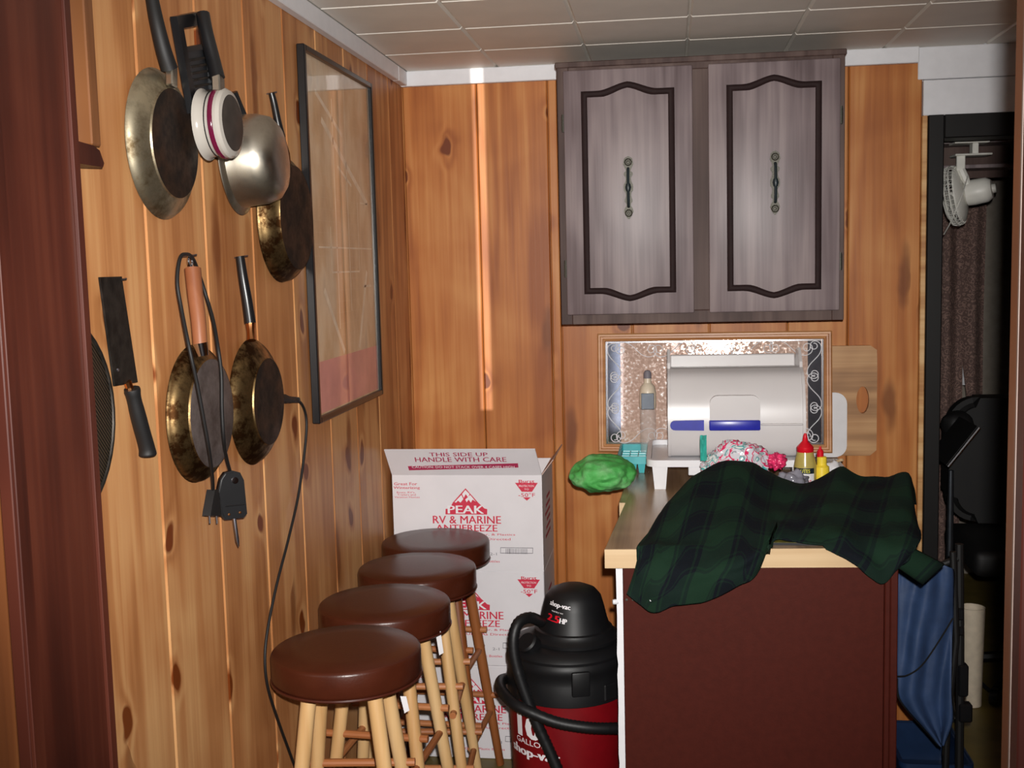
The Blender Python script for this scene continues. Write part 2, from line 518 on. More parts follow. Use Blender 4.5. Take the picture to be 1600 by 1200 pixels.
def mesh_bag_mat():
    mt, nt, b = newmat('green_terry')
    ln = nt.links.new
    b.inputs['Roughness'].default_value = 0.7
    tc = N(nt, 'ShaderNodeTexCoord')
    nz = N(nt, 'ShaderNodeTexNoise'); nz.inputs['Scale'].default_value = 18; nz.inputs['Detail'].default_value = 5
    ln(tc.outputs['Object'], nz.inputs['Vector'])
    ln(ramp(nt, nz.outputs['Fac'], [(0.3, lin((56, 150, 60))), (0.5, lin((84, 178, 90))), (0.7, lin((140, 206, 140)))]), b.inputs['Base Color'])
    n2 = N(nt, 'ShaderNodeTexNoise'); n2.inputs['Scale'].default_value = 220
    ln(tc.outputs['Object'], n2.inputs['Vector'])
    bp = N(nt, 'ShaderNodeBump'); bp.inputs['Strength'].default_value = 0.4; bp.inputs['Distance'].default_value = 0.003
    ln(n2.outputs['Fac'], bp.inputs['Height']); ln(bp.outputs[0], b.inputs['Normal'])
    return mt
M_green = mesh_bag_mat()
M_greyfilm = plain('grey_plastic_film', (128, 126, 136), 0.18, vary=0.25, scale=30)

def curtain_mat():
    mt, nt, b = newmat('patterned_brown_curtain')
    ln = nt.links.new
    b.inputs['Roughness'].default_value = 0.9
    tc = N(nt, 'ShaderNodeTexCoord')
    vo = N(nt, 'ShaderNodeTexVoronoi', feature='SMOOTH_F1'); vo.inputs['Scale'].default_value = 62
    ln(tc.outputs['Object'], vo.inputs['Vector'])
    sn = N(nt, 'ShaderNodeMath', operation='MULTIPLY'); ln(vo.outputs['Distance'], sn.inputs[0]); sn.inputs[1].default_value = 22
    s2 = N(nt, 'ShaderNodeMath', operation='SINE'); ln(sn.outputs[0], s2.inputs[0])
    ln(ramp(nt, s2.outputs[0], [(0.2, lin((104, 82, 76))), (0.75, lin((146, 118, 108)))]), b.inputs['Base Color'])
    return mt
M_curtain = curtain_mat()

def sieve_mat():
    mt, nt, b = newmat('fine_wire_mesh')
    ln = nt.links.new
    b.inputs['Roughness'].default_value = 0.4
    b.inputs['Metallic'].default_value = 0.8
    tc = N(nt, 'ShaderNodeTexCoord')
    wv = N(nt, 'ShaderNodeTexWave', bands_direction='DIAGONAL'); wv.inputs['Scale'].default_value = 90
    ln(tc.outputs['Object'], wv.inputs['Vector'])
    ln(ramp(nt, wv.outputs['Fac'], [(0.3, lin((30, 26, 22))), (0.8, lin((112, 96, 76)))]), b.inputs['Base Color'])
    return mt
M_sieve = sieve_mat()

# ------------------------------------------------------------------ mesh helpers
class MB:
    def __init__(s): s.b = bmesh.new()
    def box(s, lo, hi, bev=0.0, mtx=None, seg=1):
        x0, y0, z0 = lo; x1, y1, z1 = hi
        r = bmesh.ops.create_cube(s.b, size=1.0)
        vs = r['verts']
        for v in vs:
            v.co = V(((x0 + x1) / 2 + v.co.x * (x1 - x0), (y0 + y1) / 2 + v.co.y * (y1 - y0), (z0 + z1) / 2 + v.co.z * (z1 - z0)))
        if bev:
            es = list({e for v in vs for e in v.link_edges})
            r = bmesh.ops.bevel(s.b, geom=es, offset=bev, segments=seg, affect='EDGES', profile=0.5)
            vs = list({v for f in r['faces'] for v in f.verts} | {v for v in vs if v.is_valid})
        if mtx is not None:
            for v in vs: v.co = mtx @ v.co
        return s
    def frame(s, d):
        d = V(d).normalized()
        a = V((0, 0, 1)) if abs(d.z) < 0.9 else V((1, 0, 0))
        u = d.cross(a).normalized()
        return u, d.cross(u).normalized(), d
    def lathe(s, prof, o=(0, 0, 0), axis=(0, 0, 1), seg=32, squash=None, ang0=0.0):
        """prof: list of (radius, height along axis); r=0 closes"""
        u, v, d = s.frame(axis); o = V(o)
        rings = []
        for r, h in prof:
            if r <= 1e-6:
                rings.append([s.b.verts.new(o + d * h)])
            else:
                ring = []
                for i in range(seg):
                    a = ang0 + 2 * PI * i / seg
                    p = u * math.cos(a) * r + v * math.sin(a) * r
                    ring.append(s.b.verts.new(o + d * h + p))
                rings.append(ring)
        for A, B in zip(rings, rings[1:]):
            if len(A) == 1 and len(B) == 1: continue
            for i in range(seg):
                j = (i + 1) % seg
                if len(A) == 1: s.b.faces.new((A[0], B[i], B[j]))
                elif len(B) == 1: s.b.faces.new((A[i], A[j], B[0]))
                else: s.b.faces.new((A[i], A[j], B[j], B[i]))
        return s
    def rod(s, a, b_, r0, r1=None, seg=12, cap=0.0):
        a, b_ = V(a), V(b_); r1 = r0 if r1 is None else r1
        L = (b_ - a).length
        return s.lathe([(0, 0), (r0, 0), (r1, L), (0, L)], a, b_ - a, seg)
    def tube(s, pts, r, seg=8, closed=False, flat=None):
        pts = [V(p) for p in pts]; n = len(pts)
        rr = r if isinstance(r, (list, tuple)) else [r] * n
        up = None; rings = []
        for i in range(n):
            if closed: t = pts[(i + 1) % n] - pts[i - 1]
            else: t = pts[min(i + 1, n - 1)] - pts[max(i - 1, 0)]
            t.normalize()
            if up is None:
                u, v_, _ = s.frame(t); up = u
            u = (up - t * up.dot(t)).normalized(); up = u
            v_ = t.cross(u)
            ring = []
            for k in range(seg):
                a = 2 * PI * k / seg
                ring.append(s.b.verts.new(pts[i] + (u * math.cos(a) + v_ * math.sin(a)) * rr[i]))
            rings.append(ring)
        for i in range(n if closed else n - 1):
            A, B = rings[i], rings[(i + 1) % n]
            for k in range(seg):
                j = (k + 1) % seg
                s.b.faces.new((A[k], A[j], B[j], B[k]))
        if not closed:
            s.b.faces.new(rings[0][::-1]); s.b.faces.new(rings[-1])
        return s
    def prism(s, poly, fn, t0, t1):
        """poly list of 2D points; fn(a,b,t)->3D"""
        A = [s.b.verts.new(V(fn(a, b, t0))) for a, b in poly]
        B = [s.b.verts.new(V(fn(a, b, t1))) for a, b in poly]
        n = len(poly)
        s.b.faces.new(A); s.b.faces.new(B[::-1])
        for i in range(n):
            j = (i + 1) % n
            s.b.faces.new((A[j], A[i], B[i], B[j]))
        return s
    def ring_prism(s, outer, inner, fn, t0, t1):
        n = len(outer)
        vs = [[s.b.verts.new(V(fn(a, b, t))) for a, b in P] for P in (outer, inner) for t in (t0, t1)]
        o0, o1, i0, i1 = vs
        for k in range(n):
            j = (k + 1) % n
            s.b.faces.new((o0[k], o0[j], i0[j], i0[k])); s.b.faces.new((o1[j], o1[k], i1[k], i1[j]))
            s.b.faces.new((o0[j], o0[k], o1[k], o1[j])); s.b.faces.new((i0[k], i0[j], i1[j], i1[k]))
        return s
    def grid(s, P, uvs=False):
        n, k = len(P), len(P[0])
        vs = [[s.b.verts.new(V(p)) for p in row] for row in P]
        lay = s.b.loops.layers.uv.verify() if uvs else None
        for i in range(n - 1):
            for j in range(k - 1):
                f = s.b.faces.new((vs[i][j], vs[i + 1][j], vs[i + 1][j + 1], vs[i][j + 1]))
                if uvs:
                    for l, (a, b_) in zip(f.loops, ((i, j), (i + 1, j), (i + 1, j + 1), (i, j + 1))):
                        l[lay].uv = uvs[a][b_]
        return s
    def blob(s, c, rad, amp=0.25, freq=2.0, sub=4, seed=0.0, flat=None):
        r = bmesh.ops.create_icosphere(s.b, subdivisions=sub, radius=1.0)
        for v in r['verts']:
            d = v.co.normalized()
            k = 1 + amp * noise.noise(d * freq + V((seed, seed * 2.1, -seed))) + amp * .5 * noise.noise(d * freq * 3 + V((seed, 1, 2)))
            p = V((d.x * rad[0], d.y * rad[1], d.z * rad[2])) * k
            if flat is not None and p.z < flat: p.z = flat + (p.z - flat) * 0.12
            v.co = V(c) + p
        return s
    def xf(s, mtx):
        for v in s.b.verts: v.co = mtx @ v.co
        return s

def obj(name, mb, mat, parent=None, ang=35, solid=0.0):
    b = mb.b if isinstance(mb, MB) else mb
    bmesh.ops.recalc_face_normals(b, faces=b.faces)
    if solid:
        bmesh.ops.solidify(b, geom=list(b.faces), thickness=solid)
    me = bpy.data.meshes.new(name)
    if parent is not None:
        o0 = wl(parent)
        for v in b.verts: v.co -= o0
    for f in b.faces: f.smooth = True
    b.to_mesh(me); b.free()
    me.set_sharp_from_angle(angle=math.radians(ang))
    for mt in (mat if isinstance(mat, (list, tuple)) else [mat]):
        me.materials.append(mt)
    o = bpy.data.objects.new(name, me)
    COL.objects.link(o)
    if parent is not None: o.parent = parent
    return o

def wl(o):
    p = V((0, 0, 0))
    while o is not None:
        p += o.location; o = o.parent
    return p

def thing(name, label, cat, loc=(0, 0, 0), group=None):
    o = bpy.data.objects.new(name, None)
    o.empty_display_size = 0.05
    COL.objects.link(o)
    o.location = loc
    o['label'] = label; o['category'] = cat
    if group: o['group'] = group
    return o

def tag(o, label, cat, group=None):
    """give a one-mesh thing its tags and put its origin at its base"""
    o['label'] = label; o['category'] = cat
    if group: o['group'] = group
    me = o.data
    n = len(me.vertices)
    c = V((sum(v.co.x for v in me.vertices) / n, sum(v.co.y for v in me.vertices) / n, min(v.co.z for v in me.vertices)))
    me.transform(Matrix.Translation(-c)); o.location = c
    return o

def struct(name, loc=(0, 0, 0)):
    o = bpy.data.objects.new(name, None)
    o.empty_display_size = 0.05
    COL.objects.link(o); o.location = loc
    o['kind'] = 'structure'
    return o

def copy_tree(o, parent=None):
    c = o.copy(); COL.objects.link(c)
    c.parent = parent
    for ch in [x for x in bpy.data.objects if x.parent == o]:
        copy_tree(ch, c)
    return c

def text(body, org, right, up, mat, parent, width=None, height=None, bold=0.0, align='C', depth=0.0003, name='lettering', wrap=None, sq=True):
    """flat raised print: org = centre (or left) of the line, baseline box centred vertically"""
    cu = bpy.data.curves.new('t', 'FONT')
    cu.body = body; cu.size = 1.0; cu.resolution_u = 2; cu.offset = 0.0 if bold > 0.012 else bold * 0.5
    to = bpy.data.objects.new('t', cu); COL.objects.link(to)
    dg = bpy.context.evaluated_depsgraph_get(); dg.update()
    me = bpy.data.meshes.new_from_object(to.evaluated_get(dg))
    bpy.data.objects.remove(to); bpy.data.curves.remove(cu)
    xs = [v.co.x for v in me.vertices]; ys = [v.co.y for v in me.vertices]
    x0, x1, y0, y1 = min(xs), max(xs), min(ys), max(ys)
    sx = width / (x1 - x0) if width else None
    sy = height / (y1 - y0) if height else sx
    if sx is None: sx = sy
    right = V(right).normalized(); up = V(up).normalized(); nrm = right.cross(up)
    # flat print; heavy faces are thickened with side-shifted copies
    b = bmesh.new()
    for k, dx in enumerate((0.0, bold * 1.6, bold * 0.8) if bold > 0.012 else (0.0,)):
        n0 = len(b.verts)
        b.from_mesh(me)
        b.verts.ensure_lookup_table()
        for v in b.verts[n0:]:
            v.co.x += dx; v.co.z = k * 0.00006
    bpy.data.meshes.remove(me)
    if wrap:
        bmesh.ops.triangulate(b, faces=b.faces)
        bmesh.ops.subdivide_edges(b, edges=[e for e in b.edges if e.calc_length() * sx > 0.02], cuts=2)
    for v in b.verts:
        ax = (v.co.x - (x0 + x1) / 2) * sx if align == 'C' else (v.co.x - x0) * sx
        ay = (v.co.y - (y0 + y1) / 2) * sy
        h = depth + v.co.z
        if wrap: v.co = wrap(ax, ay, h)
        else: v.co = V(org) + right * ax + up * ay + nrm * h
    return obj(name, b, mat, parent)

def spline(pts, n=8, closed=False):
    pts = [V(p) for p in pts]; out = []
    k = len(pts)
    for i in range(k if closed else k - 1):
        g = (lambda q: pts[q % k]) if closed else (lambda q: pts[max(0, min(k - 1, q))])
        p0, p1, p2, p3 = g(i - 1), g(i), g(i + 1), g(i + 2)
        for j in range(n):
            t = j / n
            out.append(0.5 * ((2 * p1) + (p2 - p0) * t + (2 * p0 - 5 * p1 + 4 * p2 - p3) * t * t + (3 * p1 - p0 - 3 * p2 + p3) * t ** 3))
    if not closed: out.append(pts[-1])
    return out

# ------------------------------------------------------------------ room shell
XL, YB, ZC = -0.82, 3.56, 2.05          # left wall, back wall, ceiling
XR = 1.62
fl_ = struct('floor')
obj('floor_slab', MB().box((-2.4, -2.6, -0.1), (XR + 0.3, 5.6, 0.0)), M_floor, fl_)

# ceiling with square tiles
ce = struct('ceiling')
obj('ceiling_backing', MB().box((-2.4, -2.6, ZC + 0.006), (XR + 0.3, 5.6, ZC + 0.1)), M_tileb, ce)
TW, TL = 0.2865, 0.307
tile_me = None
x = -0.803 - 0.0
for i in range(9):
    for j in range(12):
        cx, cy = -0.803 + (i + .5) * TW, 3.262 + TL - (j + .5) * TL
        if cy < 0.1: continue
        if tile_me is None:
            mb = MB()
            a, c = TW / 2 - .0015, TL / 2 - .0015
            e = 0.005
            P0 = [(-a, -c), (a, -c), (a, c), (-a, c)]
            A = [mb.b.verts.new((p, q, 0.006)) for p, q in P0]
            B = [mb.b.verts.new((p - e * math.copysign(1, p), q - e * math.copysign(1, q), 0.0)) for p, q in P0]
            mb.b.faces.new(B)
            for k in range(4):
                mb.b.faces.new((A[k], A[(k + 1) % 4], B[(k + 1) % 4], B[k]))
            o = obj('ceiling_tile', mb, M_tile, ce, ang=10)
            tile_me = o.data
        else:
            o = bpy.data.objects.new('ceiling_tile', tile_me); COL.objects.link(o); o.parent = ce
        o.location = (cx, cy, ZC)
# kitchen tiles end at the back wall; the last row runs over its top
# left wall
wlft = struct('wall_left', (XL, 2.0, 0))
obj('wall_backing', MB().box((XL - 0.12, 1.0, 0), (XL - 0.02, YB + 0.1, ZC + 0.05)), M_pine_l, wlft)
ys = [1.0, 1.26, 1.495, 1.73, 1.965, 2.2, 2.435, 2.67, 2.905, 3.14, 3.375, YB]
for a, c in zip(ys, ys[1:]):
    o = obj('plank', MB().box((-0.02, -(c - a) / 2 + .0012, 0), (0, (c - a) / 2 - .0012, ZC), bev=0.0035), M_pine_l, wlft)
    o.location = (XL, (a + c) / 2, 0)
# back wall, with the doorway on its right
wbk = struct('wall_back', (0, YB, 0))
obj('wall_backing', MB().box((XL - 0.1, YB + 0.02, 0), (0.745, YB + 0.1, ZC + 0.05)), M_pine_b, wbk)
xs = [XL, -0.585, -0.365, -0.335, -0.115, 0.12, 0.355, 0.532, 0.742]
for a, c in zip(xs, xs[1:]):
    o = obj('plank', MB().box((-(c - a) / 2 + .0012, 0, 0), ((c - a) / 2 - .0012, 0.02, ZC), bev=0.0035), M_pine_b, wbk)
    o.location = ((a + c) / 2, YB, 0)
obj('wall_backing', MB().box((0.745, YB + 0.02, 1.86), (XR + 0.1, YB + 0.1, ZC + 0.05)), M_white, wbk)
obj('white_board', MB().box((0.728, YB - 0.004, 1.957), (XR, YB + 0.02, ZC), bev=0.002), M_white, wbk)
obj('white_board', MB().box((0.744, YB - 0.004, 1.853), (XR, YB + 0.02, 1.955), bev=0.002), M_white, wbk)
obj('wall_backing', MB().box((1.56, YB, 0), (XR + 0.1, YB + 0.1, 1.86)), M_pine_b, wbk)
wr = struct('wall_right')
obj('wall_slab', MB().box((XR, 1.0, 0), (XR + 0.1, YB + 0.1, ZC + 0.05)), M_pine_l, wr)

# white trim under the ceiling
t1 = struct('trim_1')
obj('trim_board', MB().box((XL, YB - 0.02, 2.004), (0.728, YB, ZC), bev=0.002), M_white, t1)
t2 = struct('trim_2')
obj('trim_board', MB().box((XL, 1.0, 2.006), (XL + 0.022, 3.43, ZC), bev=0.002), M_white, t2)
obj('trim_board', MB().box((XL, 3.433, 2.006), (XL + 0.022, YB - 0.02, ZC), bev=0.002), M_white, t2)
# pale edge strip beside the door frame
t3 = struct('trim_3')
obj('edge_strip', MB().box((0.742, YB - 0.004, 0), (0.757, YB + 0.02, 1.853), bev=0.002), M_pine_bare, t3)
# black door frame
t4 = struct('trim_4')
obj('casing', MB().box((0.757, YB - 0.012, 0), (0.803, YB + 0.10, 1.853), bev=0.003), M_blackp, t4)
obj('casing', MB().box((0.803, YB - 0.012, 1.785), (1.52, YB + 0.10, 1.853), bev=0.003), M_blackp, t4)
obj('casing', MB().box((1.52, YB - 0.012, 0), (1.56, YB + 0.10, 1.853), bev=0.003), M_blackp, t4)

# partition with the opening the photograph is taken through
YP0, YP1 = at(14, 700, x=-0.5705).y, at(154, 700, x=-0.5665).y
wp = struct('wall_front')
obj('plank', MB().box((-2.2, YP0, 0), (-0.583, YP1, ZC + 0.05)), M_varn, wp)
xr_ = at(1574, 700, y=1.022).x - 0.001
obj('plank', MB().box((xr_ + 0.08, YP0, 0), (XR + 0.1, YP1 - 0.02, ZC + 0.05)), M_varn, wp)
j1 = struct('trim_5')
obj('jamb_board', MB().box((-0.583, YP0, 0), (-0.57, YP1, ZC), bev=0.0015), M_stain, j1)
obj('stop_strip', MB().box((-0.5705, YP1 - 0.012, 0), (-0.5665, YP1, ZC), bev=0.0008), M_stain, j1)
obj('stop_strip', MB().box((-0.5705, YP0, 0), (-0.5665, YP0 + 0.018, ZC), bev=0.0008), M_stain, j1)
j2 = struct('trim_6')
obj('jamb_board', MB().box((xr_ + 0.001, 1.0, 0), (xr_ + 0.02, 1.022, ZC), bev=0.001), M_varn, j2)
obj('worn_edge', MB().box((xr_ + 0.0005, 0.9965, 0), (xr_ + 0.02, 0.9998, ZC)), plain('worn_paint_edge', (104, 90, 84), 0.6), j2)
obj('casing', MB().box((xr_ + 0.0007, 0.975, 0), (xr_ + 0.09, 0.9962, ZC), bev=0.0012), M_stain_x, j2)

# room behind the camera; two daylight gaps shaped for the wall and mirror streaks
wq = struct('wall_rear')
for a, c in ((-2.3, -0.88), (-0.82, -0.42), (-0.38, XR + 0.2)):
    obj('wall_slab', MB().box((a, -2.3, 0), (c, -2.2, ZC + 0.05)), M_pine_b, wq)
for a, c in ((-0.88, -0.82), (-0.42, -0.38)):
    obj('gap_block', MB().box((a, -2.3, 0), (c, -2.2, 0.99)), M_pine_b, wq)  # added to cut off the lower end of the sun strip
ws = struct('wall_side')
obj('wall_slab', MB().box((-2.3, -2.3, 0), (-2.2, YP1, ZC + 0.05)), M_pine_l, ws)
obj('wall_slab', MB().box((XR + 0.1, -2.3, 0), (XR + 0.2, YP1, ZC + 0.05)), M_pine_l, ws)

# dark room beyond the doorway
wf = struct('wall_far')
obj('wall_slab', MB().box((0.2, 5.3, 0), (2.0, 5.4, ZC + 0.05)), M_wallfar, wf)
obj('wall_slab', MB().box((0.2, YB + 0.1, 0), (0.3, 5.4, ZC + 0.05)), M_wallfar, wf)
obj('wall_slab', MB().box((XR + 0.1, YB, 0), (XR + 0.2, 5.4, ZC + 0.05)), M_wallfar, wf)

# ------------------------------------------------------------------ wall cabinet
CX0, CX1, CY, CZ0, CZ1 = -0.306, 0.476, 3.25, 1.273, 2.0
cab = thing('wall_cabinet', 'grey-brown two-door wall cabinet with dark arched mouldings, high on the pine back wall', 'cabinet', ((CX0 + CX1) / 2, YB - 0.002, CZ0))
obj('carcass', MB().box((CX0, CY + 0.018, CZ0), (CX1, YB - 0.002, CZ1), bev=0.002), M_cabf, cab)
FR = [((CX0, CZ0), (CX0 + 0.032, CZ1)), ((CX1 - 0.032, CZ0), (CX1, CZ1)), ((0.040, CZ0 + 0.035), (0.126, CZ1 - 0.03)),
      ((CX0 + 0.032, CZ1 - 0.03), (CX1 - 0.032, CZ1)), ((CX0 + 0.032, CZ0), (CX1 - 0.032, CZ0 + 0.035))]
for (a, c), (d, e) in FR:
    obj('face_frame', MB().box((a, CY, c), (d, CY + 0.0185, e), bev=0.0015), M_cabf, cab)
obj('crown_strip', MB().box((CX0 - 0.004, CY - 0.004, CZ1 - 0.012), (CX1 + 0.004, YB - 0.002, CZ1 + 0.004), bev=0.002), M_cabf, cab)

def moulding_path(x0, x1, z0, z1, rise, off):
    """arched outline; off shrinks it towards its inside"""
    xm = (x0 + x1) / 2; w = (x1 - x0) / 2
    top = []
    for k in range(25):
        t = -1 + 2 * k / 24
        a = abs(t)
        if a > 0.62: h = 0
        else:
            q = 1 - a / 0.62
            h = rise * (0.35 * q + 0.65 * (q * q * (3 - 2 * q))) if q < 1 else rise
        top.append((t, h))
    P = [(xm + t * (w - off), z1 - off + h) for t, h in top]
    P += [(xm + t * (w - off), z0 + off - h) for t, h in reversed(top)]
    return P

def door(x0, x1, hx):
    y1 = CY - 0.0005; y0 = CY - 0.0185
    z0, z1 = 1.301, 1.978
    d = obj('door', MB().box((x0, y0, z0), (x1, y1, z1), bev=0.004, seg=2), M_cab, cab)
    f = lambda a, b, t: (a, t, b)
    ax0, ax1, az0, az1 = x0 + 0.049, x1 - 0.049, z0 + 0.058, z1 - 0.058
    P = [moulding_path(ax0, ax1, az0, az1, 0.022, o) for o in (0, 0.003, 0.0085, 0.014, 0.0175)]
    H = [y0 + 0.0002, y0 - 0.004, y0 - 0.007, y0 - 0.004, y0 + 0.0002]
    mb = MB()
    rings = [[mb.b.verts.new((a, h, b)) for a, b in p] for p, h in zip(P, H)]
    n = len(P[0])
    for A, B in zip(rings, rings[1:] + rings[:1]):
        for k in range(n):
            j = (k + 1) % n
            mb.b.faces.new((A[k], A[j], B[j], B[k]))
    obj('moulding', mb, M_mould, d, ang=60)
    # pierced brass pull
    prof = [(130, 8), (160, 60), (200, 70), (250, 78), (290, 60), (330, 40), (352, 36), (382, 68), (412, 68), (445, 45), (480, 40), (520, 50), (560, 70), (600, 74), (650, 70), (685, 45), (720, 40), (760, 48), (790, 60), (820, 60), (850, 36), (885, 36), (920, 60), (970, 75), (1020, 50), (1060, 30), (1085, 5)]
    k = 0.1 * 0.00181
    zc = 1.652
    outl = [(hx + w_ * k, zc + (607 - y_) * k) for y_, w_ in prof] + [(hx - w_ * k, zc + (607 - y_) * k) for y_, w_ in reversed(prof)]
    pl = obj('pull_plate', MB().prism(outl, f, y0 + 0.0003, y0 - 0.0035), M_brass, d)
    mb = MB()
    mb.tube(spline([(hx, y0 - 0.002, zc + 0.052), (hx, y0 - 0.018, zc + 0.046), (hx, y0 - 0.022, zc), (hx, y0 - 0.018, zc - 0.046), (hx, y0 - 0.002, zc - 0.052)], 6), 0.0042, 8)
    mb.lathe([(0, -0.012), (0.006, -0.01), (0.0085, 0), (0.006, 0.01), (0, 0.012)], (hx, y0 - 0.021, zc), (0, 0, 1), 12)
    obj('pull_bar', mb, M_labelk, pl)
    for zz in (0.07, -0.07):
        mb = MB()
        mb.lathe([(0.0095, 0), (0.011, 0.0015), (0.0095, 0.003), (0.007, 0.0015)], (hx, y0 - 0.0033, zc + zz), (0, -1, 0), 10)
        mb.lathe([(0.0052, 0), (0.004, 0.003), (0, 0.004)], (hx, y0 - 0.0033, zc + zz), (0, -1, 0), 8)
        obj('rosette', mb, M_brass, pl)
    return d
d1 = door(-0.287, 0.068, at(982, 300, y=3.23).x)
d2 = door(0.110, 0.462, at(1211, 295, y=3.23).x)
for px, pz, d, sgn in ((-0.2895, at(879, 193, y=3.24).z, d1, -1), (-0.2895, at(886, 420, y=3.24).z, d1, -1), (0.4645, at(1311, 180, y=3.24).z, d2, 1), (0.4645, at(1315, 408, y=3.24).z, d2, 1)):
    mb = MB().rod((px, CY - 0.012, pz - 0.024), (px, CY - 0.012, pz + 0.024), 0.0042, seg=10)
    mb.box((px - 0.006, CY - 0.006, pz - 0.02), (px + 0.006, CY - 0.0005, pz + 0.02), bev=0.001)
    obj('hinge', mb, M_brass, d)

# ------------------------------------------------------------------ framed mirror leaning behind the counter
th, le = math.radians(2.2), math.radians(4.4)
mn = V((-math.sin(th) * math.cos(le), -math.cos(th) * math.cos(le), math.sin(le)))
mr = V((math.cos(th), -math.sin(th), 0))
mu = mr.cross(mn) * -1
if mu.z < 0: mu = -mu
m0 = at(1114, 613, y=3.505)
mf = lambda a, b, t: m0 + mr * a + mu * b + mn * t
MW, MH = 0.351, 0.183
mir = thing('framed_mirror', 'wide wall mirror with tan wooden frame and silver scroll border, behind the white bread box', 'mirror', tuple(m0 - mu * MH))
prof = [(0, -0.012), (0, 0.004), (0.004, 0.008), (0.009, 0.008), (0.011, 0.004), (0.016, 0.004), (0.019, 0.007), (0.022, 0.006), (0.025, 0.001), (0.025, -0.012)]
cor = [(-1, -1), (1, -1), (1, 1), (-1, 1)]
for k in range(4):
    (ax, ay), (bx, by) = cor[k], cor[(k + 1) % 4]
    mb = MB()
    A = [mb.b.verts.new(mf(ax * (MW - o), ay * (MH - o), t)) for o, t in prof]
    B = [mb.b.verts.new(mf(bx * (MW - o), by * (MH - o), t)) for o, t in prof]
    for i in range(len(prof)):
        j = (i + 1) % len(prof)
        mb.b.faces.new((A[i], B[i], B[j], A[j]))
    mb.b.faces.new(A); mb.b.faces.new(B[::-1])
    obj('frame_rail', mb, M_frame_tan, mir, ang=25)
gw, gh = MW - 0.0245, MH - 0.0245
gl = obj('mirror_glass', MB().prism([(-gw, -gh), (gw, -gh), (gw, gh), (-gw, gh)], mf, -0.008, -0.001), M_mirror, mir)
mb = MB()
for s in (-1, 1):
    mb.prism([(s * (gw - 0.006), -gh + .0005), (s * gw, -gh + .0005), (s * gw, gh - .0005), (s * (gw - 0.006), gh - .0005)], mf, -0.0012, 0.0008)
    mb.prism([(-gw + .0065, s * (gh - 0.005)), (gw - .0065, s * (gh - 0.005)), (gw - .0065, s * (gh - .0003)), (-gw + .0065, s * (gh - .0003))], mf, -0.0012, 0.0008)
obj('silver_bead', mb, M_chrome, mir)
M_darkrefl = plain('dark_reflection_band', (150, 152, 164), 0.07, metal=0.9, vary=0.1, scale=80)  # added bands standing in for dark reflections along the mirror sides
for s_ in (-1, 1):
    obj('reflection_band', MB().prism([(s_ * (gw - 0.0065), -gh + .0055), (s_ * (gw - 0.046), -gh + .0055), (s_ * (gw - 0.046), gh - .0055), (s_ * (gw - 0.0065), gh - .0055)], mf, -0.0012, -0.0004), M_darkrefl, mir)
def euler(cx, cy, size, rot, flip=1, c=5.6, n=30):
    P = []; x = y = 0
    for half in (1, -1):
        x = y = 0; L = []
        for i in range(n):
            s = (i + .5) / n
            a = c * s * s
            x += math.cos(a) / n; y += math.sin(a) * flip / n
            L.append((half * x, half * y))
        P = L if half == 1 else L[::-1] + [(0, 0)] + P
    q = []
    for a, b in P:
        a, b = a * size, b * size
        q.append((cx + a * math.cos(rot) - b * math.sin(rot), cy + a * math.sin(rot) + b * math.cos(rot)))
    return q
sc = []
for i in range(5):
    cx = -0.232 + i * 0.116
    sc.append(euler(cx, gh - 0.026, 0.158, -(-1) ** i * PI / 4, (-1) ** i, c=9.0, n=44))
    sc.append(euler(cx, -gh + 0.026, 0.158, (-1) ** i * PI / 4, -(-1) ** i, c=9.0, n=44))
for s in (-1, 1):
    for i in range(3):
        sc.append(euler(s * (gw - 0.027), -0.096 + i * 0.096, 0.142, PI / 2 - s * (-1) ** i * PI / 4, s * (-1) ** i, c=9.0, n=44))
for p in sc:
    obj('scroll', MB().tube([mf(a, b, 0.0002) for a, b in p], 0.0014, 5), M_scroll, mir)

# ------------------------------------------------------------------ cutting boards behind the mirror
def rrect(x0, x1, z0, z1, r, n=6):
    P = []
    for cx, cz, a0 in ((x1 - r, z1 - r, 0), (x0 + r, z1 - r, 90), (x0 + r, z0 + r, 180), (x1 - r, z0 + r, 270)):
        for k in range(n + 1):
            a = math.radians(a0 + 90 * k / n)
            P.append((cx + r * math.cos(a), cz + r * math.sin(a)))
    return P
fy = lambda a, b, t: (a, t, b)
bx1 = at(1370, 600, y=3.54).x; bz0, bz1 = 0.845, at(1340, 540, y=3.54).z
ov = at(1348, 625, y=3.535)
n = 48
outer = []
c_ = ((0.33 + bx1) / 2, (bz0 + bz1) / 2)
def ray_rr(ang):
    # rounded rectangle radius search
    d = (math.cos(ang), math.sin(ang)); lo, hi = 0, 1
    hx, hz, r = (bx1 - 0.33) / 2, (bz1 - bz0) / 2, 0.02
    for _ in range(40):
        mid = (lo + hi) / 2
        qx, qz = abs(d[0] * mid + ov.x - c_[0]) - hx + r, abs(d[1] * mid + ov.z - c_[1]) - hz + r
        sd_ = math.hypot(max(qx, 0), max(qz, 0)) + min(max(qx, qz), 0) - r
        if sd_ < 0: lo = mid
        else: hi = mid
    return (ov.x + d[0] * lo, ov.z + d[1] * lo)
for k in range(n):
    a = 2 * PI * k / n
    outer.append(ray_rr(a))
inner = [(ov.x + 0.0185 * math.cos(2 * PI * k / n), ov.z + 0.041 * math.sin(2 * PI * k / n)) for k in range(n)]
tag(obj('cutting_board', MB().ring_prism(outer, inner, fy, 3.535, 3.552), M_cut), 'wooden cutting board with oval hand hole leaning against the back wall', 'cutting board')
wx1 = at(1323, 650, y=3.53).x
